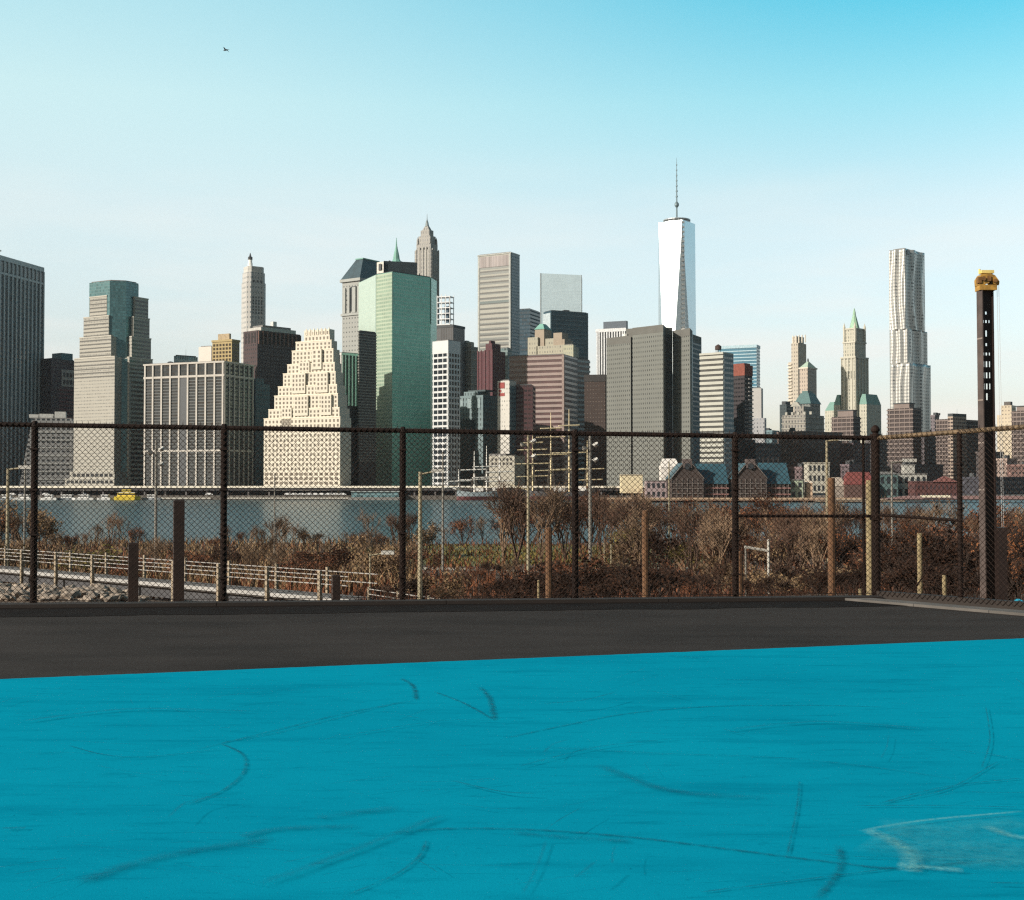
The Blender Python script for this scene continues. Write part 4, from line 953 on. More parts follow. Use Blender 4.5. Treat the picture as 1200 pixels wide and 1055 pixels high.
m = MB(); zt = at(600,565,685).z-hall.location.z; x = U(1107)*685-hall.location.x
m.v += [(x-7,-.8,zt),(x+7,-.8,zt),(x,-.8,zt+3.2),(x-7,2,zt),(x+7,2,zt),(x,2,zt+3.2)]; m.f += [(0,1,2),(5,4,3),(1,4,5,2),(3,0,2,5)]; m.m += [0]*4; m.build('pediment', mat('pediment', (.22,.09,.08), .8), hall)
smallbox('pier_shed', 'long low pier shed with a bright roof edge and pinkish roof', 'shed', 1040, 1225, 585, 593, 640, mat('piershed_wall', (.10,.07,.065), .9), mat('piershed_roof', (.24,.135,.12), .8), 1.6, 14)
m = MB(); ps = [o for o in bpy.data.objects if o.name == 'pier_shed'][0]; z = at(600,583,640).z-ps.location.z; x0 = U(1078)*640-ps.location.x
m.box(x0,x0+15,-.9,-.4,z,z+1.1).build('roof_edge', mat('bright_edge', (.75,.68,.52), .7), ps)
smallbox('pier_shed', 'low shed with tan roof behind the paled timber pile', 'shed', 960, 1060, 588, 596, 640, mat('tanshed_wall', (.16,.12,.09), .9), mat('tanshed_roof', (.36,.28,.2), .8), 1.2, 10)
t = thing('shore_promenade', 'brown planked pier deck below the gabled pier houses', 'pier', (U(850)*655, 655, WZ)); z = 1.5
MB().box(U(690)*655-U(850)*655, U(1010)*655-U(850)*655, -3, 90, z-.7, z-.1).build('deck', mat('pier_deck', (.22,.14,.10), .85, 0, .2, .3), t)
MB().box(U(690)*655-U(850)*655, U(1010)*655-U(850)*655, -3.3, -3.05, z-.1, z+.9).build('rail', mat('pier_rail', (.40,.28,.19), .8), t)
for k in range(24):
    x = (U(690)+(U(1010)-U(690))*k/23)*655-U(850)*655; MB().tube((x,-2.5,-1),(x,-2.5,z-.7),.35).build('pile', mat('pier_pile', (.05,.04,.035), .9), t)
# ================================================================== water and near park
def water_mat():
    t = NT('river_water'); o = t.obj(); mp = t.n('ShaderNodeMapping'); mp.inputs['Scale'].default_value = (.16,.42,1); t.l(o, mp.inputs[0])
    f = t.noise(mp.outputs[0], 1.0, 7, .72); bp = t.n('ShaderNodeBump'); bp.inputs['Strength'].default_value = .9; bp.inputs['Distance'].default_value = 1.0
    t.l(f, bp.inputs['Height']); t.l(bp.outputs[0], t.b.inputs['Normal'])
    t.b.inputs['Base Color'].default_value = (.035,.085,.10,1); t.b.inputs['Roughness'].default_value = .22; t.b.inputs['IOR'].default_value = 1.33
    return t.mat
m = MB(); m.face([(-3900,60,WZ),(3900,60,WZ),(3900,SHORE+1,WZ),(-3900,SHORE+1,WZ)]); structure(m.build('river_water', water_mat()))

def lerp_tab(t, x):
    for (a, va), (b_, vb) in zip(t, t[1:]):
        if x <= b_: return va + (vb-va)*max(0, (x-a))/(b_-a)
    return t[-1][1]
TER = [(16,-.6),(19.5,-.8),(26,-1.3),(34,-2.0),(45,-2.9),(60,-4.3),(75,-5.4),(95,-6.6),(115,-7.3),(145,-8.2),(190,-8.6),(212,-9.0),(224,-10.3),(240,-12)]
TERR = [(16,-.35),(24,-.7),(34,-1.4),(45,-2.6),(60,-4.3),(75,-5.4),(95,-6.6),(115,-7.3),(145,-8.2),(190,-8.6),(225,-9.0),(238,-10.3),(250,-12)]
from mathutils import noise as mn
def hgt(x, y):
    a = lerp_tab(TER, y); b_ = lerp_tab(TERR, y); f_ = min(1, max(0, (x/y*1480+600-560)/400))
    n = mn.noise(Vector((x*.08, y*.08, 0)))*.45*min(1, max(0,(y-20)/40))
    z = a + (b_-a)*f_ + n
    p = x/y*1480+600
    if p < 185 and 42 < y < 64:
        m_ = -2.75 - (y-48)*.055 - max(0,(p-120))*.012 + mn.noise(Vector((x*.7,y*.7,3)))*.18
        e_ = min(1,(y-42)/5,(64-y)/4,(185-p)/25); z = z + (max(z,m_)-z)*e_
    return z
def terrain_mat():
    t = NT('park_ground'); o = t.obj(); P = t.n('ShaderNodeSeparateXYZ'); t.l(o, P.inputs[0])
    f1 = t.noise(o, .5, 6, .7); f2 = t.noise(o, .06, 4)
    brown = t.mix(t.rng(f1,.35,.65,0,1), (.030,.020,.014), (.13,.08,.045))
    grass = t.mix(t.rng(f1,.35,.65,0,1), (.06,.07,.018), (.14,.13,.04))
    y = P.outputs[1]; x = P.outputs[0]
    yy = t.math('ADD', y, t.rng(f2,.3,.7,-14,14))
    band = t.math('MULTIPLY', t.math('GREATER_THAN', yy, 143), t.math('LESS_THAN', yy, 196))
    rx = t.math('DIVIDE', x, y); band = t.math('MULTIPLY', band, t.math('MULTIPLY', t.math('GREATER_THAN', rx, -.13), t.math('LESS_THAN', rx, .17)))
    t.l(t.mix(band, brown, grass), t.b.inputs['Base Color']); t.b.inputs['Roughness'].default_value = .95
    return t.mat
m = MB(); NX, NY = 90, 70
ys = [16*(252/16)**(k/NY) for k in range(NY+1)]
for y in ys:
    for i in range(NX+1):
        x = (-1+2*i/NX)*(y*.75+25); m.v.append((x,y,hgt(x,y)))
for k in range(NY):
    for i in range(NX): a = k*(NX+1)+i; m.f.append((a,a+1,a+NX+2,a+NX+1)); m.m.append(0)
structure(m.build('park_ground', terrain_mat(), smooth=True))
# park path (pale) across the park
def strip(name, pts, w, mm, dz=.06, kind='structure'):
    m = MB(); n = len(pts)
    for i, p in enumerate(pts):
        q = pts[min(i+1,n-1)] - pts[max(i-1,0)]; nn = Vector((-q.y,q.x,0)).normalized()*w/2
        for s_ in (-1,1): v = p+nn*s_; m.v.append((v.x,v.y,hgt(v.x,v.y)+dz))
    for i in range(n-1): m.f.append((2*i,2*i+2,2*i+3,2*i+1)); m.m.append(0)
    o = m.build(name, mm); o['kind'] = kind; return o
pathm = mat('path_gravel', (.38,.33,.26), .95, 0, .2, 1.0)
def gp(px, Y): return Vector((U(px)*Y, Y, 0))
strip('park_path', [gp(380+ (1010-380)*k/40, 133+5*math.sin(k*.3)) for k in range(41)], 3.2, pathm)
strip('gravel_patch', [gp(650+k*8, 118+k*.4) for k in range(14)], 9, pathm, .09)

# ------------------------------------------------------------------ shrubs and bare trees
RC = random.Random(21)
def bark(name, c): return mat(name, c, .95, 0, .3, 6)
def leafm(name, c1, c2):
    if name in _mats: return _mats[name]
    t = NT(name); o = t.obj(); f_ = t.noise(o, 3.2, 3)
    t.l(t.mix(t.rng(f_,.32,.68,0,1), c1, c2), t.b.inputs['Base Color']); t.b.inputs['Roughness'].default_value = .85
    t.b.inputs['Specular IOR Level'].default_value = .15
    _mats[name] = t.mat; return t.mat
def plant(name, stems, spread, depth, nleaf, lsz, bm, lm, trunk_frac=0.0, seed=1, droop=0.0, twig=.010):
    """unit-height (about 1 m scaled later by its real height) branching plant > trunk, crown"""
    rr = random.Random(seed); r = thing(name, 'x', 'shrub'); tr, cr = MB(), MB(); tips = []
    def grow(p, d, L, rad_, lv):
        q = p + d*L; tr.tube(p, q, rad_, rad_*.72, n=4 if lv > 1 else 3, cap=False)
        tips.append((q, d)) if lv <= 1 else None
        if lv == 0: return
        for _ in range(rr.choice((2,3,3))):
            dd = (d + Vector((rr.gauss(0,.36), rr.gauss(0,.36), rr.gauss(.22,.24)-droop))).normalized()
            grow(p + d*L*rr.uniform(.6,1), dd, L*rr.uniform(.62,.82), max(.0035, rad_*.62), lv-1)
    for s_ in range(stems):
        a_ = 2*math.pi*s_/stems + rr.uniform(-.4,.4); lean = spread*rr.uniform(.5,1.2)
        d = Vector((math.cos(a_)*lean, math.sin(a_)*lean, 1)).normalized()
        p0 = Vector((math.cos(a_)*.03, math.sin(a_)*.03, -.05))
        if trunk_frac and s_ == 0: tr.tube((0,0,-.05),(0,0,trunk_frac), .03, .024, n=6)
        if trunk_frac: p0 = Vector((0,0,trunk_frac*rr.uniform(.7,1)))
        grow(p0, d, (1-trunk_frac)*.30*rr.uniform(.8,1.15), .016 if not trunk_frac else .014, depth)
    for q, d in tips:
        for _ in range(2 if depth < 4 else 1):      # fine twigs
            e = q + (d*.6 + Vector((rr.gauss(0,.5),rr.gauss(0,.5),rr.gauss(.2,.4)))).normalized()*rr.uniform(.05,.11)
            tr.tube(q, e, .0035, .002, n=3, cap=False)
        for _ in range(nleaf):
            c = q + Vector((rr.gauss(0,.045),rr.gauss(0,.045),rr.gauss(0,.045))); s2 = lsz*rr.uniform(.5,1.3)
            u_ = Vector((rr.gauss(0,1),rr.gauss(0,1),rr.gauss(0,1))).normalized(); v_ = u_.orthogonal().normalized()
            cr.face([c-u_*s2, c+v_*s2*.6, c+u_*s2, c-v_*s2*.6])
    top = max(v[2] for v in tr.v)
    for mb in (tr, cr): mb.v = [(x/top, y/top, z/top) for x,y,z in mb.v]
    tr.build('trunk', bm, r); 
    if cr.v: cr.build('crown', lm, r)
    return r
b1, b2, b3 = bark('bark_brown', (.075,.043,.028)), bark('bark_tan', (.17,.11,.068)), bark('bark_dark', (.035,.021,.015))
rust = leafm('leaf_rust', (.065,.024,.013), (.21,.085,.042)); tan = leafm('leaf_tan', (.11,.068,.034), (.30,.205,.115)); plum = leafm('leaf_plum', (.05,.021,.014), (.16,.07,.042)); dark = leafm('leaf_dark', (.012,.007,.005), (.055,.026,.015)); olive = leafm('leaf_olive', (.06,.055,.015), (.20,.16,.05))
protos = {
 'rust': (plant('shrub','' or 6,.75,3,6,.022,b1,rust,0,1), 'rust brown leafy shrub', 'shrub'),
 'tan': (plant('shrub',6,.55,3,6,.022,b2,tan,0,2), 'straw tan bushy shrub', 'shrub'),
 'plum': (plant('bare_tree',4,.42,4,1,.012,b1,plum,.04,3), 'bare plum brown tree', 'tree'),
 'bare': (plant('bare_tree',4,.3,4,0,.02,b2,tan,.05,4), 'pale leafless upright tree', 'tree'),
 'thin': (plant('young_tree',3,.28,4,1,.014,b2,rust,.08,5), 'slender young brown tree', 'tree'),
 'dark': (plant('shrub',7,.8,3,7,.026,b3,dark,0,6), 'dark brown dense shrub', 'shrub'),
 'olive': (plant('shrub',6,.7,3,6,.024,b2,olive,0,7), 'olive yellow low shrub', 'shrub'),
 'copper': (plant('leafy_tree',6,.5,4,2,.015,b3,leafm('leaf_copper', (.10,.034,.015), (.28,.115,.048)),.04,8), 'copper leaved tree', 'tree'),
}
used = set(); spots = []
PROF = [(-60,585),(0,590),(40,602),(75,628),(110,615),(150,612),(172,640),(200,640),(240,640),(270,622),(300,612),(340,612),(370,628),(395,640),(430,610),(455,622),(480,604),(520,606),(545,600),(570,614),(590,595),(610,585),(640,580),(680,582),(720,580),(760,582),(800,584),(850,586),(900,588),(950,590),(1000,590),(1050,592),(1100,592),(1150,592),(1260,590)]
px = -50
while px < 1250:                      # far row, at the water's edge
    lawn = 500 < px < 725
    Y = RC.uniform(204,219) if lawn else RC.uniform(160,208); top = lerp_tab(PROF, px) - (8 if px > 720 else (13 if px < 470 else 3)) + RC.uniform(-6,18)
    kind = RC.choice(['plum','plum','rust','bare','thin','copper'] if px > 560 else ['plum','thin','tan','copper','thin','rust','bare'])
    spots.append((px, top, Y, kind, 'back')); px += RC.uniform(14,24) if lawn else RC.uniform(9,17)
px = -45
while px < 1250:                      # middle row
    lawn = 505 < px < 720
    Y = RC.uniform(92,128); base = 640 if not lawn else 668
    if px > 720: base = 618
    if px < 420 : base = 645
    top = base + RC.uniform(-16,14)
    kind = RC.choice(['rust','tan','tan','plum','dark','copper','olive','rust'])
    if RC.random() < (.12 if lawn else .3): kind = RC.choice(['bare','thin','bare']); top -= 20
    spots.append((px, top, Y, kind, 'middle')); px += RC.uniform(11,20)
px = 430
while px < 1250:                      # front row right below the fence
    Y = RC.uniform(44,72); base = 672 if px < 620 else (655 if px < 1020 else 640)
    top = base + RC.uniform(-14,16)
    spots.append((px, top, Y, RC.choice(['dark','rust','dark','plum','tan','dark']), 'front')); px += RC.uniform(13,24)
for px, top, Y, kind in ((590,566,152,'bare'),(606,558,148,'plum'),(634,562,140,'bare'),(662,566,150,'plum'),(684,574,142,'plum'),(706,572,140,'plum'),(730,576,132,'plum'),(748,588,110,'bare'),(812,590,100,'plum'),(838,596,92,'bare'),(856,600,104,'plum'),(930,590,98,'plum'),(955,600,90,'bare'),(915,606,84,'plum')):
    spots.append((px, top, Y, kind, 'middle'))
for px, top, Y, kind in ((1052,592,38,'copper'),(1078,622,34,'dark'),(1102,600,40,'dark'),(1136,612,33,'dark'),(1090,640,30,'dark'),(1183,592,29,'copper'),(1204,600,27,'copper'),(1192,640,25,'copper'),(1172,650,27,'dark'),(1046,660,30,'dark'),(1118,660,29,'dark'),(1000,655,32,'dark'),(960,660,34,'dark'),(905,668,34,'dark'),(560,690,30,'dark'),(600,684,32,'dark'),(655,680,34,'dark'),(700,676,36,'dark'),(1235,610,26,'copper')):
    spots.append((px, top, Y, kind, 'front'))
EDGES = [-400,40,262,472,674,861,1027,1124,2000]
BAY = [w + ' fence bay from left' for w in ('first','second','third','fourth','fifth','sixth','seventh')] + ['beside the drilling mast']
ROWN = {'back': 'by the water', 'middle': 'in mid park', 'front': 'close to the fence'}
spots.sort(key=lambda s_: s_[0])
from collections import Counter
tot = Counter(); seen = Counter()
def keyf(s_):
    k = max(i for i in range(len(EDGES)-1) if s_[0] >= EDGES[i]); return (s_[3], s_[4], k)
for s_ in spots: tot[keyf(s_)] += 1
ORD = ['first','second','third','fourth','fifth','sixth','seventh','eighth','ninth','tenth','eleventh','twelfth','thirteenth','fourteenth','fifteenth','sixteenth']
for s_ in spots:
    px, top, Y, kind, row = s_; proto, nm, cat = protos[kind]; k = keyf(s_); i = seen[k]; seen[k] += 1
    X = U(px)*Y; zb = hgt(X, Y); H = max(.7, at(px, top, Y).z - zb)
    q = '' if tot[k] == 1 else (('left ' if i == 0 else 'right ') if tot[k] == 2 else ORD[i] + ' ')
    lb = q + nm + ' ' + ROWN[row] + ', ' + BAY[k[2]]
    sq = RC.uniform(.62,.88) if cat == 'tree' else RC.uniform(.85,1.25)*(1.3 if H < 4 else 1); sc = (H*sq, H*sq, H)
    rz = RC.uniform(0,6.28); grp = nm + 's of the park'
    if kind not in used:
        used.add(kind); proto.location = (X,Y,zb); proto.rotation_euler = (0,0,rz); proto.scale = sc; o = proto; o['label'] = lb; o['group'] = grp
    else: o = dup(proto, (X,Y,zb), rz, sc, lb, grp)
    o['category'] = cat
# dry grass and reeds: nobody could count them
gm = MB(); gr = random.Random(5)
def blades(n, pxa, pxb, Ya, Yb, h0, h1, w, mi):
    for _ in range(n):
        Y = Ya*(Yb/Ya)**gr.random(); px = gr.uniform(pxa,pxb); x = U(px)*Y; z = hgt(x,Y); h = gr.uniform(h0,h1); a_ = gr.uniform(0,3.14); dx, dy = math.cos(a_)*w, math.sin(a_)*w
        lx_, ly_ = gr.gauss(0,.3)*h, gr.gauss(0,.3)*h
        gm.face([(x-dx,Y-dy,z-.05),(x+dx,Y+dy,z-.05),(x+lx_,Y+ly_,z+h)], mi)
blades(9000, -40, 1240, 70, 215, .5, 1.5, .10, 0)
blades(5000, -40, 490, 85, 215, .8, 2.0, .10, 1)
blades(4000, 420, 1240, 45, 80, .25, .7, .035, 2); blades(7000, 420, 1240, 19, 46, .10, .34, .012, 4)  # nearest blades take the dark leaf colour as painted shadow by the fence
blades(2500, 500, 730, 145, 200, .2, .5, .14, 3)
go = gm.build('dry_grass', [rust, tan, plum, olive, dark]); tag(go, 'dry brown winter grass and reeds covering the park slope', 'grass', kind='stuff')

# ------------------------------------------------------------------ rocks at the left
rock_m = mat('rock_pale', (.25,.205,.165), .95, 0, .5, 2.2)
def rock(seed):
    rr = random.Random(seed); bm = __import__('bmesh').new(); __import__('bmesh').ops.create_icosphere(bm, subdivisions=1, radius=1)
    for v in bm.verts: v.co *= rr.uniform(.6,1.2); v.co.z *= .65
    me = bpy.data.meshes.new('rock'); bm.to_mesh(me); bm.free(); me.materials.append(rock_m); return me
rmesh = [rock(i) for i in range(6)]
for k in range(230):
    px, Y = RC.uniform(-20,168), RC.uniform(46,62)
    X = U(px)*Y; s_ = RC.uniform(.12,.31)
    o = bpy.data.objects.new('rock', RC.choice(rmesh)); C.objects.link(o); o.location = (X,Y,hgt(X,Y)+s_*.25); o.scale = (s_*1.3,s_,s_); o.rotation_euler = (RC.uniform(-.4,.4),RC.uniform(-.4,.4),RC.uniform(0,6.28))
    tag(o, 'pale tan boulder in the heap of rocks below the footbridge', 'rock', 'boulders heaped below the footbridge')

# ------------------------------------------------------------------ footbridge with railings
steel = mat('bridge_steel', (.30,.285,.27), .7, 0, .2, 2); deckm = mat('bridge_deck', (.33,.32,.31), .8, 0, .12, 1); deckt = mat('bridge_planks', (.13,.115,.105), .9, 0, .2, 2); wood_pale = mat('post_pale', (.26,.21,.15), .85, 0, .25, 3)
p0, p1 = at(-60, 661.5, 78), at(412, 700.5, 55); dirv = (p1-p0); Lb = dirv.length; dirv.normalize(); rzb = math.atan2(dirv.y, dirv.x)
t = thing('footbridge', 'pale edged footbridge with post and rail railings crossing the park at left', 'footbridge', p0, rzb)
MB().box(0,Lb,-.05,1.5,-.22,0).build('deck', deckt, t); MB().box(0,Lb,-.16,-.05,-.15,.03).build('edge_beam', deckm, t); MB().box(0,Lb,.2,1.3,-.75,-.22).build('girder', mat('girder_dark', (.05,.05,.055), .7), t)
npst = 10
for k in range(npst):
    x = Lb*(k+.5)/npst
    MB().box(x-.08,x+.08,-.30,-.16,-.85,1.2).build('rail_post', wood_pale, t); MB().box(x-1.55,x-1.42,1.5,1.62,-.3,1.2).build('rail_post', wood_pale, t)
for y in (-.22, 1.56):
    for z in (1.02,.62): MB().box(0,Lb,y-.02,y+.02,z-.018,z+.018).build('rail', steel, t)
for k in range(6):
    x = Lb*(k+.5)/6; yl = Vector((math.cos(rzb)*x - math.sin(rzb)*1.1, math.sin(rzb)*x + math.cos(rzb)*1.1,0)) + p0
    MB().tube((x,1.1,hgt(yl.x,yl.y)-p0.z-.3),(x,1.1,-.6),.2,n=8).build('pier', mat('girder_dark', ()), t)
p2, p3 = at(432, 705, 54), at(585, 704, 46); d2 = (p3-p2); L2 = d2.length
t = thing('railing', 'wire railing on timber posts continuing right of the footbridge', 'railing', p2, math.atan2(d2.y,d2.x))
for k in range(5): x = L2*k/4; MB().tube((x,0,-.6),(x,0,.62),.07,n=6).build('post', wood_pale, t)
for z in (.52,.3): MB().box(0,L2,-.015,.015,z,z+.03).build('rail', steel, t)

# ------------------------------------------------------------------ timber piles, lamp posts
def pile_m(name, c): return mat(name, c, .9, 0, .45, 5)
pd, po, pp = pile_m('pile_dark', (.022,.012,.009)), pile_m('pile_rust', (.105,.052,.024)), pile_m('pile_pale', (.21,.165,.09))
PILES = [(157,636,14,22,pd,'short thick dark pile behind the fence near the left footbridge rail',1),(210,586,15,22,pd,'tall thick dark pile left of the second fence post',1),(394,674,11,24,pd,'low dark pile stub at the right end of the footbridge',1),
 (643,618,8,26,po,'rust lit timber pile left of the middle fence post',0),(756,598,8,26,po,'rust lit timber pile between the middle and right fence posts',0),(866,646,8,27,po,'short rust timber pile touching the fifth fence post',0),
 (974,560,9,30,po,'tall brown timber pile left of the finial post',0),(1018.5,563,8,25,pp,'pale sunlit timber pile beside the finial post',0),(1077,625,6,27,pp,'thin pale timber pile in the short fence bay',0),(1105.5,674,5,27,pp,'small pale stake in the short fence bay',0),(1007,690,4,26,pp,'tiny pale stub left of the pale sunlit pile',0),(631,680,3,28,pp,'thin short stake left of the rust lit pile',0)]
for px, top, w, Y, mm, lb, sq in PILES:
    X = U(px)*Y; zb = hgt(X,Y)-.3; h = at(px,top,Y).z - zb; r_ = w/F*Y/2
    t = thing('timber_pile', lb, 'timber pile', (X,Y,zb), .35, 'timber piles behind the fence')
    m = MB(); rr = random.Random(int(px))
    if sq:
        m.prism([(-r_*.8,-r_*.8),(r_*.8,-r_*.8),(r_*.8,r_*.8),(-r_*.8,r_*.8)], 0, h-.03); m.prism([(-r_*.8,-r_*.8),(r_*.8,-r_*.8),(r_*.8,r_*.8),(-r_*.8,r_*.8)], h-.03, h, top=[(-r_*.72,-r_*.72),(r_*.72,-r_*.72),(r_*.72,r_*.72),(-r_*.72,r_*.72)])
    else: m.lathe([(r_*rr.uniform(.93,1.05), h*k/9) for k in range(9)] + [(r_*.97,h-.02),(r_*.8,h)], 10)
    m.build('shaft', mm, t)

lp = mat('lamp_pole_pale', (.25,.215,.14), .7, 0, .15, 2); lpd = mat('lamp_pole_grey', (.17,.16,.14), .7, 0, .2, 2); lh = mat('lamp_head', (.42,.41,.38), .5)
WPX = {9.5: 5, 29.5: 3, 183: 4, 322: 2, 434: 2.4, 492.5: 6, 519: 3, 619: 4, 691.5: 4.5, 784: 2, 969: 4, 1045: 3, 708: 2, 716: 2}
LAMPS = [(9.5,549,660,100,lp,1,.30,'pale lamp pole with an arm at the far left edge'),(29.5,539,655,112,lpd,0,.2,'thin grey pole just left of the first fence post'),(183,516,655,120,lpd,2,.22,'grey floodlight pole between the two thick dark piles'),
 (322,556,655,150,lpd,0,.2,'thin grey mast in front of the cream stepped building'),(434,649,690,70,lp,1,.14,'short white lamp in the bushes left of the third fence post'),(492.5,553,706,48,lp,1,.17,'tall pale lamp pole right of the third fence post'),
 (519,530,665,120,lpd,0,.2,'grey pole left of the moored tall ship'),(619,507,690,80,lp,2,.2,'tall pale floodlight pole in front of the pink striped block'),(691.5,511,690,95,lpd,2,.26,'grey floodlight pole right of the middle fence post'),
 (784,541,600,170,lp,0,.2,'thin pale pole in front of the left gabled pier house'),(969,516,560,140,lp,1,.28,'pale lamp pole above the brown timber pile'),(1045,541,640,120,lpd,1,.2,'grey lamp pole right of the finial post'),(708,636,672,92,lp,0,.12,'left one of two short white poles by the gravel patch'),(716,638,673,92,lp,0,.12,'right one of two short white poles by the gravel patch')]
for px, top, bot, Y, mm, nh, r_, lb in LAMPS:
    X = U(px)*Y; zb = hgt(X,Y)-.1; h = at(px,top,Y).z - zb; r_ = WPX[px]/2*Y/F
    t = thing('lamp_post' if nh else 'pole', lb, 'lamp post' if nh else 'pole', (X,Y,zb), 0, 'poles of the park')
    MB().tube((0,0,0),(0,0,h),r_,r_*.7,n=8).build('pole', mm, t)
    sc = Y/100
    if nh == 1: MB().tube((0,0,h-.1),(1.3*sc,0,h+.05*sc),.08*sc,n=5).build('arm', mm, t); MB().box(.9*sc,1.9*sc,-.25*sc,.25*sc,h-.05*sc,h+.22*sc).build('lamp_head', lh, t)
    if nh == 2:
        for k, (sx, dz) in enumerate(((1,.7),(-1,1.0),(1,1.9))):
            q = Matrix.Translation((sx*.45*sc,-.12*sc,h-dz*sc)) @ Matrix.Rotation(.5,4,'X') @ Matrix.Rotation(-.5*sx,4,'Y')
            mm2 = MB().lathe([(.05*sc,-.2*sc),(.17*sc,-.12*sc),(.22*sc,.06*sc),(.23*sc,.1*sc)], 10); mm2.v = [tuple(q @ Vector(v)) for v in mm2.v]; mm2.tube((0,0,h-dz*sc),(sx*.45*sc,0,h-dz*sc),.05*sc,n=5)
            mm2.build('lamp_head', lh if sx > 0 else lpd, t)
# white gate frame
X = U(886)*60; zb = hgt(X,60); t = thing('gate_frame', 'white pipe frame standing in the bushes right of the fifth fence post', 'gate', (X,60,zb)); ww = mat('pipe_white', (.38,.36,.32), .6)
zt = at(900,632,60).z - zb; xr = (900-886)/F*60
MB().tube((xr,0,-.1),(xr,0,zt),.06,n=6).build('post', ww, t); MB().tube((-xr,0,zt*.88),(xr,0,zt*.82),.07,n=6).build('crossbar', ww, t); MB().tube((-xr*.9,0,-.1),(-xr*.9,0,zt*.86),.045,n=6).build('post', lpd, t)
# ================================================================== the court
def court_mat():
    t = NT('court_paint'); o = t.obj()
    f1 = t.noise(o, .35, 5, .6); f2 = t.noise(o, 9, 4, .7); mp = t.n('ShaderNodeMapping'); mp.inputs['Scale'].default_value = (.35,2.2,1); mp.inputs['Rotation'].default_value = (0,0,.12); t.l(o, mp.inputs[0])
    f3 = t.noise(mp.outputs[0], 1.6, 6, .65)
    c = t.mix(t.rng(f1,.3,.7,0,1), (.002,.25,.375), (.003,.31,.445))
    mp2 = t.n('ShaderNodeMapping'); mp2.inputs['Scale'].default_value = (1.1,5.5,1); mp2.inputs['Rotation'].default_value = (0,0,-.08); t.l(o, mp2.inputs[0]); f5 = t.noise(mp2.outputs[0], 1.9, 7, .72)
    c = t.mix(t.rng(f3,.52,.78,0,.55), c, (.0,.13,.22)); c = t.mix(t.rng(f3,.22,.40,.35,0), c, (.002,.33,.47))
    c = t.mix(t.rng(f5,.55,.78,0,.65), c, (.0,.115,.19)); c = t.mix(t.rng(f5,.24,.42,.3,0), c, (.004,.34,.47))
    f4 = t.noise(o, 38, 4, .65); c = t.mix(t.rng(f4,.64,.74,0,.6), c, (.0,.10,.16)); c = t.mix(t.rng(f2,.63,.76,0,.45), c, (.0,.13,.21))
    f6 = t.noise(o, 140, 2, .5); c = t.mix(t.rng(f6,.3,.7,.22,0), c, (.0,.12,.2))
    t.l(c, t.b.inputs['Base Color']); t.b.inputs['Roughness'].default_value = .85; t.b.inputs['Specular IOR Level'].default_value = .0
    bp = t.n('ShaderNodeBump'); bp.inputs['Strength'].default_value = .25; bp.inputs['Distance'].default_value = .004; t.l(t.noise(o, 160, 3), bp.inputs['Height']); t.l(bp.outputs[0], t.b.inputs['Normal'])
    return t.mat
def asphalt_mat():
    t = NT('asphalt'); o = t.obj(); mp = t.n('ShaderNodeMapping'); mp.inputs['Scale'].default_value = (.3,1.3,1); t.l(o, mp.inputs[0])
    f = t.math('MULTIPLY_ADD', t.noise(o, .28, 4, .6), .55, t.math('MULTIPLY', t.noise(mp.outputs[0], 1.3, 6, .65), .5)); f2 = t.noise(o, 90, 2)
    c = t.mix(t.rng(f,.3,.7,0,1), (.0115,.0090,.0080), (.041,.0345,.0315)); c = t.mix(t.rng(f2,.5,.75,0,.4), c, (.075,.072,.07))
    t.l(c, t.b.inputs['Base Color']); t.b.inputs['Roughness'].default_value = .9; t.b.inputs['Specular IOR Level'].default_value = .1
    return t.mat
def scuff_mat(name, col, strength, scale=5):
    t = NT(name); uv = t.n('ShaderNodeUVMap'); S_ = t.n('ShaderNodeSeparateXYZ'); t.l(uv.outputs[0], S_.inputs[0])
    a_ = t.math('SUBTRACT', 1.0, t.math('ABSOLUTE', t.math('SUBTRACT', t.math('MULTIPLY', S_.outputs[0], 2), 1)))
    e_ = t.math('MULTIPLY', S_.outputs[1], t.math('SUBTRACT', 1, S_.outputs[1])); e_ = t.rng(e_, 0, .1, 0, 1)
    f = t.noise(t.obj(), scale, 5, .7); a_ = t.math('MULTIPLY', t.math('MULTIPLY', a_, e_), t.rng(f,.34,.62,.05,strength), clamp=True)
    t.b.inputs['Base Color'].default_value = (*col,1); t.b.inputs['Roughness'].default_value = .85; t.b.inputs['Specular IOR Level'].default_value = .2
    t.l(a_, t.b.inputs['Alpha']); return t.mat
# fence line in plan, from the picture's measured points
FA, FB = ground(0, 711), ground(1027, 701.5)
def fpt(px):
    u = U(px); d = FB-FA; s_ = (u*FA.y - FA.x)/(d.x - u*d.y); return FA + d*s_
FR = ground(1210, 716.5)
def fpr(px):
    u = U(px); d = FR-FB; s_ = (u*FB.y - FB.x)/(d.x - u*d.y); return FB + d*s_
m = MB(); el, er = fpt(-420), FB; far = fpr(1420)
m.face([(-40,-14,0),(14,-14,0),(14,far.y,0),(far.x+.9,far.y,0),(er.x+.75,er.y+.45,0),(er.x,er.y+.45,0),(el.x,el.y+.45,0),(-40,el.y+.4,0)])
structure(m.build('asphalt_surface', asphalt_mat()))
MB().box(-40,er.x+.6,el.y+.3,el.y+.42,-2.5,-.01)
c0, c1 = ground(0,796.5), ground(1200,748.5); d = c1-c0
ca, cb = c0 - d*1.6, c0 + d*1.35
m = MB(); er_ = random.Random(4); edge = []
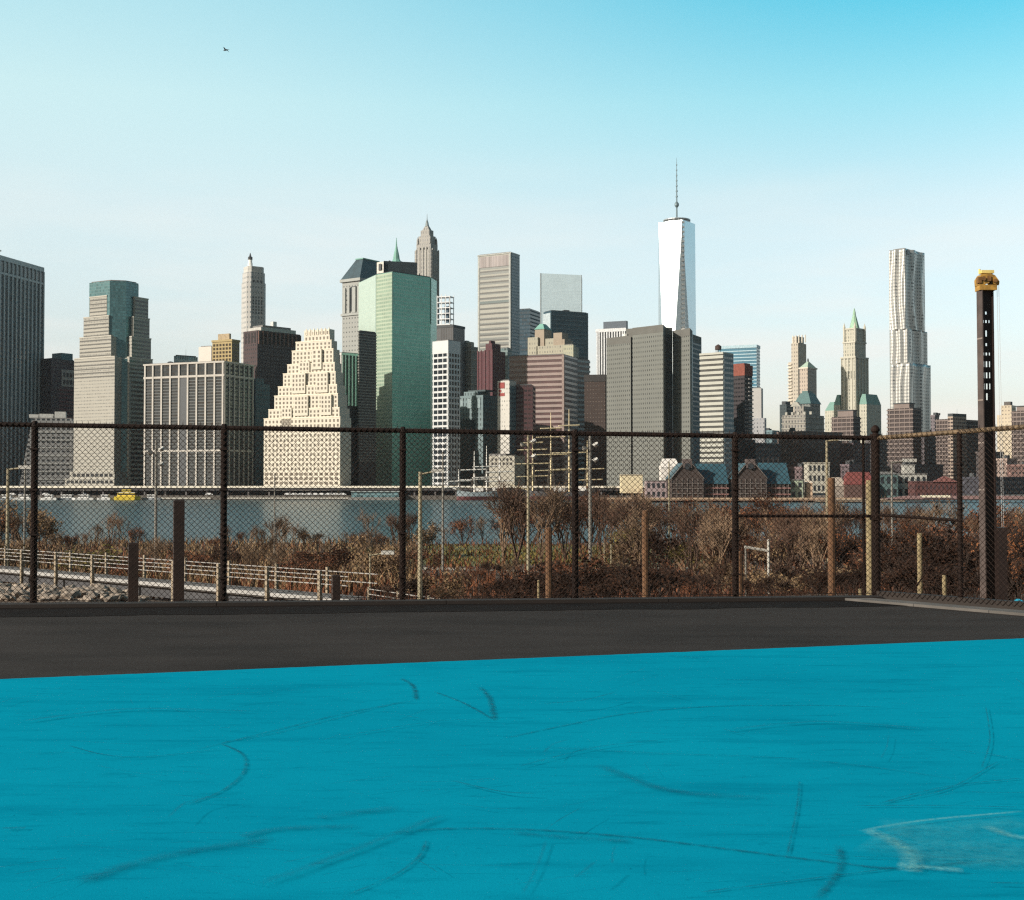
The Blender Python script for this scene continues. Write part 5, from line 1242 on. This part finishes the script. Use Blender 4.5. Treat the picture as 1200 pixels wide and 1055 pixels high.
for k in range(700):
    q = cb + (ca-cb)*k/699; w_ = mn.noise(Vector((k*.21,0,0)))*.008 + mn.noise(Vector((k*.9,5,0)))*.007 + er_.gauss(0,.0025); edge.append((q.x, q.y+w_, .004))
m.face([(-38,-13.5,.004),(13.9,-13.5,.004)] + edge)
mats_ = [court_mat(), scuff_mat('scuff_dark', (.0,.055,.09), .55, 14), scuff_mat('worn_white', (.20,.52,.50), .5, 40), scuff_mat('scuff_soft', (.0,.085,.14), .36, 6), scuff_mat('worn_pale', (.06,.38,.44), .30, 18)]
co = m.build('court_surface', mats_[0]); structure(co)
# tyre and shoe scuffs, each a thin worn ribbon on the paint
def px_poly(pts, n=18):
    G = [ground(x,y,.0) for x,y in pts]; out = []
    for i in range(len(G)-1):
        p0 = G[max(i-1,0)]; p1, p2 = G[i], G[i+1]; p3 = G[min(i+2,len(G)-1)]
        for k in range(n):
            s_ = k/n; out.append(.5*((2*p1)+(p2-p0)*s_+(2*p0-5*p1+4*p2-p3)*s_*s_+(3*p1-p0-3*p2+p3)*s_**3))
    return out + [G[-1]]
SC = [([(470,796),(484,805),(488,822)],.07,1),([(510,812),(545,826),(579,845)],.05,1),([(562,806),(574,820),(580,846)],.08,1),([(585,868),(660,852),(740,837),(840,829),(960,828),(1040,830)],.035,1),([(230,880),(320,858),(410,836),(487,822)],.03,1),
 ([(262,872),(340,857),(470,824)],.025,1),([(255,872),(284,886),(286,906),(262,928),(218,946)],.04,1),([(78,875),(120,886),(170,889),(260,880)],.025,1),([(450,980),(520,974),(620,975),(740,984),(860,999),(980,1014),(1060,1020),(1200,1006)],.05,1),([(500,988),(490,1008),(460,1030),(400,1055)],.035,1),
 ([(982,993),(986,1015),(975,1035),(955,1058)],.06,1),([(937,918),(934,950),(922,1008)],.025,1),([(640,878),(760,885),(900,890),(1000,899),(1130,917)],.022,1),([(820,1050),(900,1040),(1060,1020)],.03,1),([(1200,915),(1110,925),(1030,945)],.03,1),([(1030,945),(1110,928),(1170,895)],.025,1),
 ([(90,1040),(150,1018),(220,1002),(330,985)],.15,3),([(280,985),(330,975),(420,972)],.12,3),([(600,980),(660,985),(740,990)],.10,3),([(370,962),(400,958),(470,950)],.14,3),([(0,975),(30,975)],.06,1),([(590,845),(500,850),(380,870)],.02,1),([(1080,880),(1150,886),(1200,896)],.025,1),([(780,770),(800,772),(830,774)],.05,1),
 ([(1000,949),(1100,949),(1200,951)],.03,1),([(1155,830),(1160,870),(1150,905)],.02,1),([(640,990),(630,1020),(612,1055)],.03,3),([(700,900),(780,930),(900,940)],.14,3),([(600,905),(700,880),(790,870)],.025,1),([(950,1005),(1000,1010),(1190,1012)],.02,1),([(300,1045),(420,1000),(520,960)],.10,3),([(20,850),(150,835),(300,838)],.10,3),([(850,860),(960,850),(1080,858)],.09,3),
 ([(1015,979),(1060,971),(1110,965),(1200,957)],.05,2),([(1014,978),(1045,992),(1060,1002)],.13,2),([(1058,998),(1068,1012),(1066,1030)],.14,2),([(1050,1020),(1085,1024),(1130,1028)],.10,2),([(1155,975),(1180,985),(1204,990)],.11,2),([(1022,986),(1100,998),(1210,1000)],.75,4),([(1030,975),(1100,978),(1210,970)],.4,4),([(1060,1008),(1120,1015),(1210,1018)],.4,4)]
sr = random.Random(11)
for _ in range(110):      # small scratches and heel marks all over the paint
    px, py = sr.uniform(-30,1230), 800 + 255*sr.random()**1.2; L = sr.uniform(6,70); a_ = sr.gauss(0,.5) if sr.random() < .75 else sr.uniform(-1.5,1.5); cv = sr.gauss(0,.18)*L
    dx, dy = math.cos(a_)*L, math.sin(a_)*L*.22
    SC.append(([(px-dx,py-dy),(px+cv*.3,py+cv*.25),(px+dx,py+dy)], sr.choice((.010,.013,.016,.02,.035)), sr.choice((1,3,3))))
verts, faces, uvs, mi = [], [], [], []
for j, (pts, w, mm) in enumerate(SC):
    P = px_poly(pts); n = len(P); zz = .0075 + .0006*j; base = len(verts)
    for i, p in enumerate(P):
        q = P[min(i+1,n-1)]-P[max(i-1,0)]; nn = Vector((-q.y,q.x,0)).normalized()*w*.42; f_ = i/(n-1)
        verts += [(p.x+nn.x,p.y+nn.y,zz),(p.x-nn.x,p.y-nn.y,zz)]; uvs += [(0,f_),(1,f_)]
    for i in range(n-1): faces.append((base+2*i+1,base+2*i+3,base+2*i+2,base+2*i)); mi.append(mm-1)
me = bpy.data.meshes.new('court_scuffs'); me.from_pydata(verts, [], faces)
for x in mats_[1:]: me.materials.append(x)
me.polygons.foreach_set('material_index', mi); ul = me.uv_layers.new(name='UVMap')
ul.data.foreach_set('uv', [c for l_ in me.loops for c in uvs[l_.vertex_index]])
so = bpy.data.objects.new('court_scuffs', me); C.objects.link(so); so.parent = co

# ------------------------------------------------------------------ kerbs
kb = mat('kerb_timber', (.0085,.0048,.0036), .9, 0, .3, 3)
kt = thing('timber_kerb', 'dark timber kerb running along the foot of the long fence', 'kerb', FA, math.atan2((FB-FA).y,(FB-FA).x))
Lf = (FB-FA).length; l0 = -(fpt(-300)-FA).length
for k in range(5):
    a_, e_ = l0 + (Lf-l0)*k/5, l0 + (Lf-l0)*(k+1)/5
    m = MB(); m.box(a_+.004,e_-.004,-.26,-.06,0,.05); m.build('beam', kb, kt)
MB().box(l0,Lf+.1,.02,.14,-.6,.035).build('base_board', kb, kt)
a_ = math.atan2((FR-FB).y,(FR-FB).x)
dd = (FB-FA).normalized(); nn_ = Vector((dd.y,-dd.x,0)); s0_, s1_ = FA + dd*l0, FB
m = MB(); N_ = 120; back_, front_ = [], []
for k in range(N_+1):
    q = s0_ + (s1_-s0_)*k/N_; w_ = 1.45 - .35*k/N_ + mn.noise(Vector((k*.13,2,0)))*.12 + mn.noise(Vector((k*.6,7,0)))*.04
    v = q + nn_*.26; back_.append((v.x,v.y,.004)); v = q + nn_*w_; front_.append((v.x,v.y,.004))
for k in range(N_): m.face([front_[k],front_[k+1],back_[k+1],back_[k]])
structure(m.build('asphalt_edge_strip', mat('dark_strip', (.0085,.0055,.0045), .95, 0, .35, 2, .1)))  # ragged near-black strip along the foot of the fence
kt2 = thing('concrete_kerb', 'pale concrete kerb turning towards the camera on the right', 'kerb', FB, a_)
Lr = (fpr(1400)-FB).length; ck = mat('kerb_concrete', (.09,.082,.075), .9, 0, .3, 1.5)
for k in range(4): MB().box(-.1+Lr*k/4,-.106+Lr*(k+1)/4,-.62,-.30,-.02,.035).build('slab', ck, kt2)
MB().box(-.1,Lr,-.30,-.16,-.02,.012).build('gutter', kb, kt2); MB().box(0,Lr,-.05,.09,-.1,.11).build('base_beam', mat('base_beam_brown', (.018,.0125,.010), .85, 0, .3, 3), kt2)

# ------------------------------------------------------------------ chain link fences
fs = mat('fence_steel', (.0135,.0065,.0045), .75, 0, .4, 6, .2); fw = mat('fence_wire', (.017,.0095,.007), .8, 0, .3, 5, .2); fl = mat('rail_sunlit', (.13,.085,.045), .7, .1, .45, 7)  # golden colour of the return fence's top rail is painted sunlight
def topz(p, px, py): return at(px, py, p.y).z
ZL, ZR = topz(fpt(0),0,497.5), topz(FB,1027,513.5)
f1 = thing('chain_link_fence', 'long dark rusty chain link fence across the whole view', 'fence', FA, math.atan2((FB-FA).y,(FB-FA).x))
def fz(s_): return ZL + (ZR-ZL)*s_/Lf
posts = [-(fpt(-182)-FA).length] + [(fpt(px)-FA).length for px in (40.5,262.5,472,674,861.5)]
def chain(par, s0, s1, ztop, zb=.05, sp=.078, r=.0036, name='chain_link_mesh'):
    m = MB(); L = s1-s0; zt = ztop+.02; H = zt-zb
    n = int((L+H)/sp)+1
    for k in range(n+1):
        c = s0 - H + k*sp
        a0, a1 = max(s0, c), min(s1, c+H)
        if a1-a0 > .02: m.tube((a0,-.062,zb+(a0-c)),(a1,-.062,zb+(a1-c)),r,n=3,cap=False)
        c = s0 + k*sp
        a0, a1 = max(s0, c-H), min(s1, c)
        if a1-a0 > .02: m.tube((a0,-.057,zb+(c-a0)),(a1,-.057,zb+(c-a1)),r,n=3,cap=False)
    k = 0; x = s0
    while x < s1-.03:      # twisted wire ends above the rail
        m.tube((x,-.06,zt-.03),(x+.012,-.055,zt+.045),.004,.002,n=3); m.tube((x+.024,-.055,zt-.03),(x+.008,-.06,zt+.04),.004,.002,n=3); x += sp
    return m.build(name, fw, par)
for i, s_ in enumerate(posts):
    m = MB(); m.tube((s_,0,-.35),(s_,0,fz(s_)+.01),.045,n=12); m.build('post', fs, f1)
    MB().tube((s_,-.0,fz(s_)-.02),(s_,0,fz(s_)+.055),.055,.03,n=12).build('post_cap', fs, f1)
    for z in (.35,.95,1.55,2.1):
        MB().box(s_-.052,s_+.052,-.066,.05,z,z+.022).build('tie_band', fs, f1)
m = MB(); q = [posts[0]-1.0]+posts+[Lf]
for i in range(len(q)-1): m.tube((q[i],0,fz(q[i])),(q[i+1],0,fz(q[i+1])),.033,n=10)
m.build('top_rail', fs, f1)
for i in range(len(posts)):
    s0, s1 = posts[i], (posts[i+1] if i+1 < len(posts) else Lf); chain(f1, s0, s1, (fz(s0)+fz(s1))/2)
s0 = posts[-1]; zm = topz(fpt(930),930,604.5); MB().tube((s0,0,zm),(Lf,0,zm-.01),.022,n=8).build('mid_rail', fs, f1)
MB().tube((posts[0],-.055,.08),(Lf,-.055,.08),.006,n=4).build('tension_wire', fw, f1)
# corner post with ball finial
MB().tube((Lf,0,-.4),(Lf,0,ZR+.03),.062,n=14).build('corner_post', fs, f1)
MB().lathe([(.075,ZR+.02),(.078,ZR+.05),(.05,ZR+.06),(.04,ZR+.075),(.062,ZR+.10),(.066,ZR+.125),(.05,ZR+.16),(.02,ZR+.185)],14,(Lf,0)).build('finial', fs, f1)
MB().box(Lf-.066,Lf+.066,-.07,.06,1.12,1.15).build('tie_band', fs, f1)
MB().tube((Lf-.16,.05,-.3),(Lf-.16,.05,ZR-.02),.02,n=8).build('gate_stile', fs, f1)
# return fence on the right
f2 = thing('chain_link_fence', 'short chain link fence run right of the finial post', 'fence', FB, a_)
rp = [(fpr(px)-FB).length for px in (1124.5,1290)]
ZE = topz(fpr(1200),1200,500.5); sE = (fpr(1200)-FB).length
fz2 = lambda s_: ZR + .0 + (ZE-ZR)*s_/sE
for s_ in rp:
    MB().tube((s_,0,-.3),(s_,0,fz2(s_)),.036,n=12).build('post', fs, f2)
    for z in (.5,1.3,1.9): MB().box(s_-.045,s_+.045,-.064,.045,z,z+.022).build('tie_band', fs, f2)
MB().tube((.05,0,fz2(0)),(rp[-1],0,fz2(rp[-1])),.034,n=10).build('top_rail', fl, f2)
chain(f2, .06, rp[0], (fz2(0)+fz2(rp[0]))/2-.02); chain(f2, rp[0], rp[1], (fz2(rp[0])+fz2(rp[1]))/2-.02)
z0 = topz(FB,1030,603.5); z1 = topz(fpr(1122),1122,610)
MB().tube((.06,0,z0),(rp[0],0,z1),.022,n=8).build('mid_rail', fs, f2); MB().tube((rp[0],0,z1-.05),(rp[0]*.45,0,.15),.012,n=6).build('brace_rod', fs, f2)

# ------------------------------------------------------------------ drilling mast with yellow head
YM = 25.0; pb, pt_ = at(1159.5,706,YM), at(1155,336,YM); zb = hgt(pb.x,YM)-.4; sM = YM/F
mt = thing('drilling_mast', 'tall dark steel drilling mast with a yellow head rising at the right', 'mast', (pb.x,YM,zb), 0)
Hm = pt_.z - zb; tilt = math.atan2(pt_.x-pb.x, pt_.z-pb.z); M = Matrix.Rotation(tilt, 4, 'Y') @ Matrix.Rotation(rad(11), 4, 'Z')
ms = mat('mast_steel', (.018,.010,.0085), .6, .2, .3, 3); mg = mat('mast_steel_lit', (.075,.055,.049), .65, .1, .35, 3)  # left flange steel is paler: its sunlit side is put into the colour
def mz(py): return at(1157,py,YM).z - zb
wd = .125
HOLES = [(367,[1]),(377,[0,1,2]),(391,[1]),(404,[1]),(415,[0,1,2]),(427,[0,1,2]),(440,[0,1,2]),(453,[0,1,2]),(465,[1])]
tallh = {391:3.6,427:3.4,440:3.4,453:3.4,465:4}
m = MB(); cols = [-.062,0.0,.066]; hw2 = .017
xs = [-wd,-.062-hw2,-.062+hw2,-hw2*1.3,hw2*1.3,.066-hw2,.066+hw2,wd]
rowsz = []
for py, hs in HOLES:
    hh = tallh.get(py,1.7)*sM; rowsz.append((mz(py)-hh, mz(py)+hh, hs))
rowsz.sort(); z = 0
for a0, a1, hs in rowsz:
    m.box(-wd,wd,-.012,.012,z,a0,M=M)
    solid = [(0,1),(2,3),(4,5),(6,7)] + [(2*h+1,2*h+2) for h in range(3) if h not in hs]
    for i, j in solid: m.box(xs[i],xs[j],-.012,.012,a0,a1,M=M)
    z = a1
m.box(-wd,wd,-.012,.012,z,Hm,M=M); m.build('web_plate', ms, mt)
m = MB(); m.box(-wd-.02,-wd,-.11,.09,0,Hm,M=M); m.build('left_flange', mg, mt)
m = MB(); m.box(wd,wd+.02,-.05,.06,0,Hm,M=M); m.build('right_flange', ms, mt)
m = MB()
for py in (398,470,520,575): m.box(-wd-.024,-wd-.0205,-.105,.085,mz(py),mz(py)+.03,M=M)
m.build('rib', mat('rib_light', (.20,.16,.14), .7), mt)
yl = mat('crane_yellow', (.30,.165,.03), .6, 0, .45, 9); yd = mat('crane_brown', (.16,.075,.02), .7, 0, .4, 8)
T = Matrix.Translation(Vector((pt_.x-pb.x, 0, 0)))
def hx(px): return (px-1155)*sM
m = MB(); m.box(hx(1145.5),hx(1165),-.14,.14,mz(341),mz(335),M=T); m.build('collar', yl, mt)
m = MB(); pts = [(1145,335),(1144.5,328),(1148,322.5),(1158,321.5),(1163.5,324),(1168.5,331),(1168,335),(1162,334),(1160,329),(1156,333),(1150,335)]
n = len(pts)
for y in (-.13,.13): m.v += [tuple(T @ Vector((hx(a),y,mz(b_)))) for a,b_ in pts]
m.f += [tuple(range(n)), tuple(reversed(range(n,2*n)))] + [(j,i,n+i,n+j) for i in range(n) for j in ((i+1)%n,)]; m.m += [0]*(n+2); m.build('head_casing', yl, mt)
m = MB()
for px, py, r_ in ((1149.5,328,.045),(1163,330.5,.04)): m.tube(T @ Vector((hx(px),-.17,mz(py))), T @ Vector((hx(px),.17,mz(py))), r_, n=14)
m.build('sheave', yd, mt)
m = MB(); m.box(hx(1148.5),hx(1163),-.10,.08,mz(321),mz(317.5),M=T); m.tube(T @ Vector((hx(1148),0,mz(321))), T @ Vector((hx(1148),0,mz(315.5))), .02, n=6); m.build('top_plate', mat('crane_pale', (.62,.48,.16), .6), mt)
m = MB(); m.box(hx(1143),hx(1147),-.16,-.05,mz(333),mz(326),M=T); m.box(hx(1154),hx(1158),-.16,-.13,mz(331),mz(325),M=T); m.build('motor', yd, mt)
m = MB()
for px, r_ in ((1168.3,.004),(1170.5,.0035)):
    m.tube(T @ Vector((hx(px),0,mz(331))), Vector((hx(px)+.06,0.02,mz(700))), r_, n=4)
m.build('cable', mat('cable_pale', (.45,.45,.45), .6), mt)
m = MB(); m.box(.13,.30,-.16,.16,.2,mz(618)); m.build('gearbox', ms, mt)
m = MB(); m.box(-.30,.40,-.3,.3,-.1,.25); m.build('base_frame', ms, mt)

# ------------------------------------------------------------------ litter, bird
def lump(name, label, cat, px, py, w, h, mm, seed):
    import bmesh as B_; p = ground(px,py,-.02); bm = B_.new(); B_.ops.create_icosphere(bm, subdivisions=3, radius=1)
    for v in bm.verts:
        n_ = mn.noise(v.co*1.7+Vector((seed,0,0)))*.5 + mn.noise(v.co*4+Vector((0,seed,0)))*.2; v.co *= 1+n_; v.co.x *= w; v.co.y *= w*.7; v.co.z = max(v.co.z,-.5)*h
    me = bpy.data.meshes.new(name); bm.to_mesh(me); bm.free(); me.materials.append(mm); o = bpy.data.objects.new(name, me); C.objects.link(o); o.location = (p.x,p.y,max(hgt(p.x,p.y),-.05)+h*.45)
    tag(o, label, cat); return o
bag = lump('plastic_bag', 'crumpled bright blue plastic bag lying beyond the concrete kerb', 'plastic bag', 1192, 713.5, .10, .05, mat('bag_blue', (.03,.42,.60), .35, 0, .3, 12), 3)
bag.location.z = .05
cup = thing('carton', 'small white and grey carton lying by the fence post near the mast', 'carton', ground(1138,709.5,.0), .4)
MB().box(-.055,.055,-.04,.04,0,.075).build('box', mat('carton_white', (.42,.45,.46), .7), cup); MB().box(-.045,.045,-.046,-.038,.015,.045).build('label_band', mat('carton_grey', (.09,.10,.11), .7), cup)
bp_ = at(264.5,59,140); m = MB()
bd = [(-.28,.02,0),(-.12,.07,.02),(.1,.08,.02),(.24,.04,.02)]
m.tube((-.30,0,0),(-.12,0,.02),.02,.08,n=8,cap=False); m.tube((-.12,0,.02),(.12,0,.02),.08,.075,n=8,cap=False); m.tube((.12,0,.02),(.30,0,.03),.075,.02,n=8)
for s_ in (-1,1):
    m.face([(-.08,s_*.05,.04),(.12,s_*.05,.04),(.06,s_*.34,.16),(-.06,s_*.32,.15)]); m.face([(-.06,s_*.32,.15),(.06,s_*.34,.16),(-.05,s_*.66,.06)])
m.face([(-.28,0,.01),(-.44,.06,0),(-.44,-.06,0)])
o = m.build('bird', mat('bird_dark', (.03,.03,.035), .9), None, bp_); o.rotation_euler = (.15,.1,rad(160)); tag(o, 'tiny dark bird gliding high in the sky at left', 'bird')

# ================================================================== light, sky, camera
back = rad(SUN_BACK); el = rad(SUN_EL)
sd = Vector((-math.cos(el)*math.cos(back), -math.cos(el)*math.sin(back), math.sin(el)))
sl = bpy.data.lights.new('sun', 'SUN'); sl.energy = 5.0; sl.angle = rad(.5); sl.color = (1,.92,.81)
so_ = bpy.data.objects.new('sun', sl); C.objects.link(so_); so_.rotation_euler = (-sd).to_track_quat('-Z', 'Y').to_euler()
w = bpy.data.worlds.new('World'); bpy.context.scene.world = w; w.use_nodes = True; nt = w.node_tree; bg = nt.nodes['Background']
sky = nt.nodes.new('ShaderNodeTexSky'); sky.sky_type = 'NISHITA'; sky.sun_disc = False; sky.sun_elevation = el; sky.sun_rotation = math.atan2(sd.x, sd.y); sky.air_density = 1.0; sky.dust_density = 1.2; sky.ozone_density = 2.5
tc = nt.nodes.new('ShaderNodeTexCoord'); sp_ = nt.nodes.new('ShaderNodeSeparateXYZ'); nt.links.new(tc.outputs['Generated'], sp_.inputs[0])
BASE = [(.0,(.45,.50,.45)),(.06,(.40,.49,.48)),(.108,(.32,.43,.50)),(.206,(.20,.313,.452)),(.285,(.144,.239,.381)),(.355,(.12,.203,.339)),(.55,(.10,.17,.30)),(1,(.08,.13,.25))]
WANT_L = [(.86,.82,.75),(.86,.86,.81),(.82,.88,.86),(.72,.88,.91),(.58,.83,.87),(.43,.745,.83),(.18,.30,.38),(.08,.13,.20)]
WANT_R = [(.80,.78,.72),(.78,.80,.75),(.72,.79,.78),(.55,.69,.73),(.24,.58,.68),(.062,.47,.64),(.08,.24,.36),(.05,.11,.20)]
def sky_ramp(want):
    rp_ = nt.nodes.new('ShaderNodeValToRGB'); nt.links.new(sp_.outputs[2], rp_.inputs[0]); cr = rp_.color_ramp; cr.interpolation = 'LINEAR'
    for i, ((p_, b_), w_) in enumerate(zip(BASE, want)):
        if 0 < i < len(BASE)-1: cr.elements.new(p_)
    for e, (p_, b_), w_ in zip(cr.elements, BASE, want):
        e.position = p_; e.color = tuple(w_[k]/b_[k]/1.68/4 for k in range(3)) + (1,)
    return rp_.outputs[0]
xr_ = nt.nodes.new('ShaderNodeMapRange'); nt.links.new(sp_.outputs[0], xr_.inputs[0]); xr_.inputs[1].default_value = -.36; xr_.inputs[2].default_value = .36; xr_.interpolation_type = 'SMOOTHSTEP'
rm = nt.nodes.new('ShaderNodeMix'); rm.data_type = 'RGBA'; nt.links.new(xr_.outputs[0], rm.inputs[0])
nt.links.new(sky_ramp(WANT_L), rm.inputs[6]); nt.links.new(sky_ramp(WANT_R), rm.inputs[7])
m4 = nt.nodes.new('ShaderNodeVectorMath'); m4.operation = 'SCALE'; m4.inputs['Scale'].default_value = 4; nt.links.new(rm.outputs[2], m4.inputs[0])
yr_ = nt.nodes.new('ShaderNodeMapRange'); nt.links.new(sp_.outputs[1], yr_.inputs[0]); yr_.inputs[1].default_value = -.25; yr_.inputs[2].default_value = .45; yr_.inputs[3].default_value = 1.3; yr_.inputs[4].default_value = 4.0
nt.links.new(yr_.outputs[0], m4.inputs['Scale'])
mul = nt.nodes.new('ShaderNodeMix'); mul.data_type = 'RGBA'; mul.blend_type = 'MULTIPLY'; mul.inputs[0].default_value = 1
nt.links.new(sky.outputs[0], mul.inputs[6]); nt.links.new(m4.outputs[0], mul.inputs[7])
# thin high cloud
mp = nt.nodes.new('ShaderNodeMapping'); mp.inputs['Scale'].default_value = (1.6,1.6,9); nt.links.new(tc.outputs['Generated'], mp.inputs[0])
ns = nt.nodes.new('ShaderNodeTexNoise'); ns.inputs['Scale'].default_value = 2.6; ns.inputs['Detail'].default_value = 6; ns.inputs['Roughness'].default_value = .5; nt.links.new(mp.outputs[0], ns.inputs['Vector'])
mr_ = nt.nodes.new('ShaderNodeMapRange'); nt.links.new(ns.outputs['Fac'], mr_.inputs[0]); mr_.inputs[1].default_value = .43; mr_.inputs[2].default_value = .66; mr_.inputs[3].default_value = 0; mr_.inputs[4].default_value = .75
lowr = nt.nodes.new('ShaderNodeMapRange'); nt.links.new(sp_.outputs[2], lowr.inputs[0]); lowr.inputs[1].default_value = .03; lowr.inputs[2].default_value = .26; lowr.inputs[3].default_value = 1; lowr.inputs[4].default_value = 0
mm_ = nt.nodes.new('ShaderNodeMath'); mm_.operation = 'MULTIPLY'; nt.links.new(mr_.outputs[0], mm_.inputs[0]); nt.links.new(lowr.outputs[0], mm_.inputs[1])
cl = nt.nodes.new('ShaderNodeMix'); cl.data_type = 'RGBA'; nt.links.new(mm_.outputs[0], cl.inputs[0]); nt.links.new(mul.outputs[2], cl.inputs[6]); cl.inputs[7].default_value = (5.6,5.3,5.0,1)
nt.links.new(cl.outputs[2], bg.inputs['Color']); bg.inputs['Strength'].default_value = .15
cam = bpy.data.cameras.new('camera'); cam.sensor_width = 36; cam.lens = 36*F/1200; cam.clip_start = .1; cam.clip_end = 20000
cob = bpy.data.objects.new('camera', cam); C.objects.link(cob); cob.location = (0,0,EYE); cob.rotation_euler = (math.pi/2 + PITCH, 0, 0)
sc = bpy.context.scene; sc.camera = cob
sc.view_settings.view_transform = 'Standard'; sc.view_settings.look = 'None'; sc.view_settings.gamma = 1; sc.view_settings.exposure = 0.3
sc.render.engine = 'CYCLES'; sc.cycles.use_denoising = False; sc.cycles.max_bounces = 6; sc.cycles.transparent_max_bounces = 24; sc.cycles.caustics_reflective = False; sc.cycles.caustics_refractive = False
sc.cycles.filter_width = 1.3 if hasattr(sc.cycles, 'filter_width') else 1.5
# ------------------------------------------------------------------ thin river haze
m = MB().box(-4000,4000,-60,6000,-13.5,560); hz = bpy.data.materials.new('haze'); hz.use_nodes = True; ht = hz.node_tree; ht.nodes.clear()
ho = ht.nodes.new('ShaderNodeOutputMaterial'); pv = ht.nodes.new('ShaderNodeVolumePrincipled'); pv.inputs['Color'].default_value = (.80,.90,.93,1); pv.inputs['Density'].default_value = 3.2e-5; pv.inputs['Anisotropy'].default_value = .2; ht.links.new(pv.outputs[0], ho.inputs['Volume'])
o = m.build('haze', hz); o['kind'] = 'stuff'; o['label'] = 'thin pale haze in the air over the river'; o['category'] = 'haze'; o.display_type = 'WIRE'
sc.cycles.sample_clamp_direct = 3.0; sc.cycles.sample_clamp_indirect = 2.0; sc.cycles.volume_bounces = 0; sc.cycles.volume_max_steps = 64
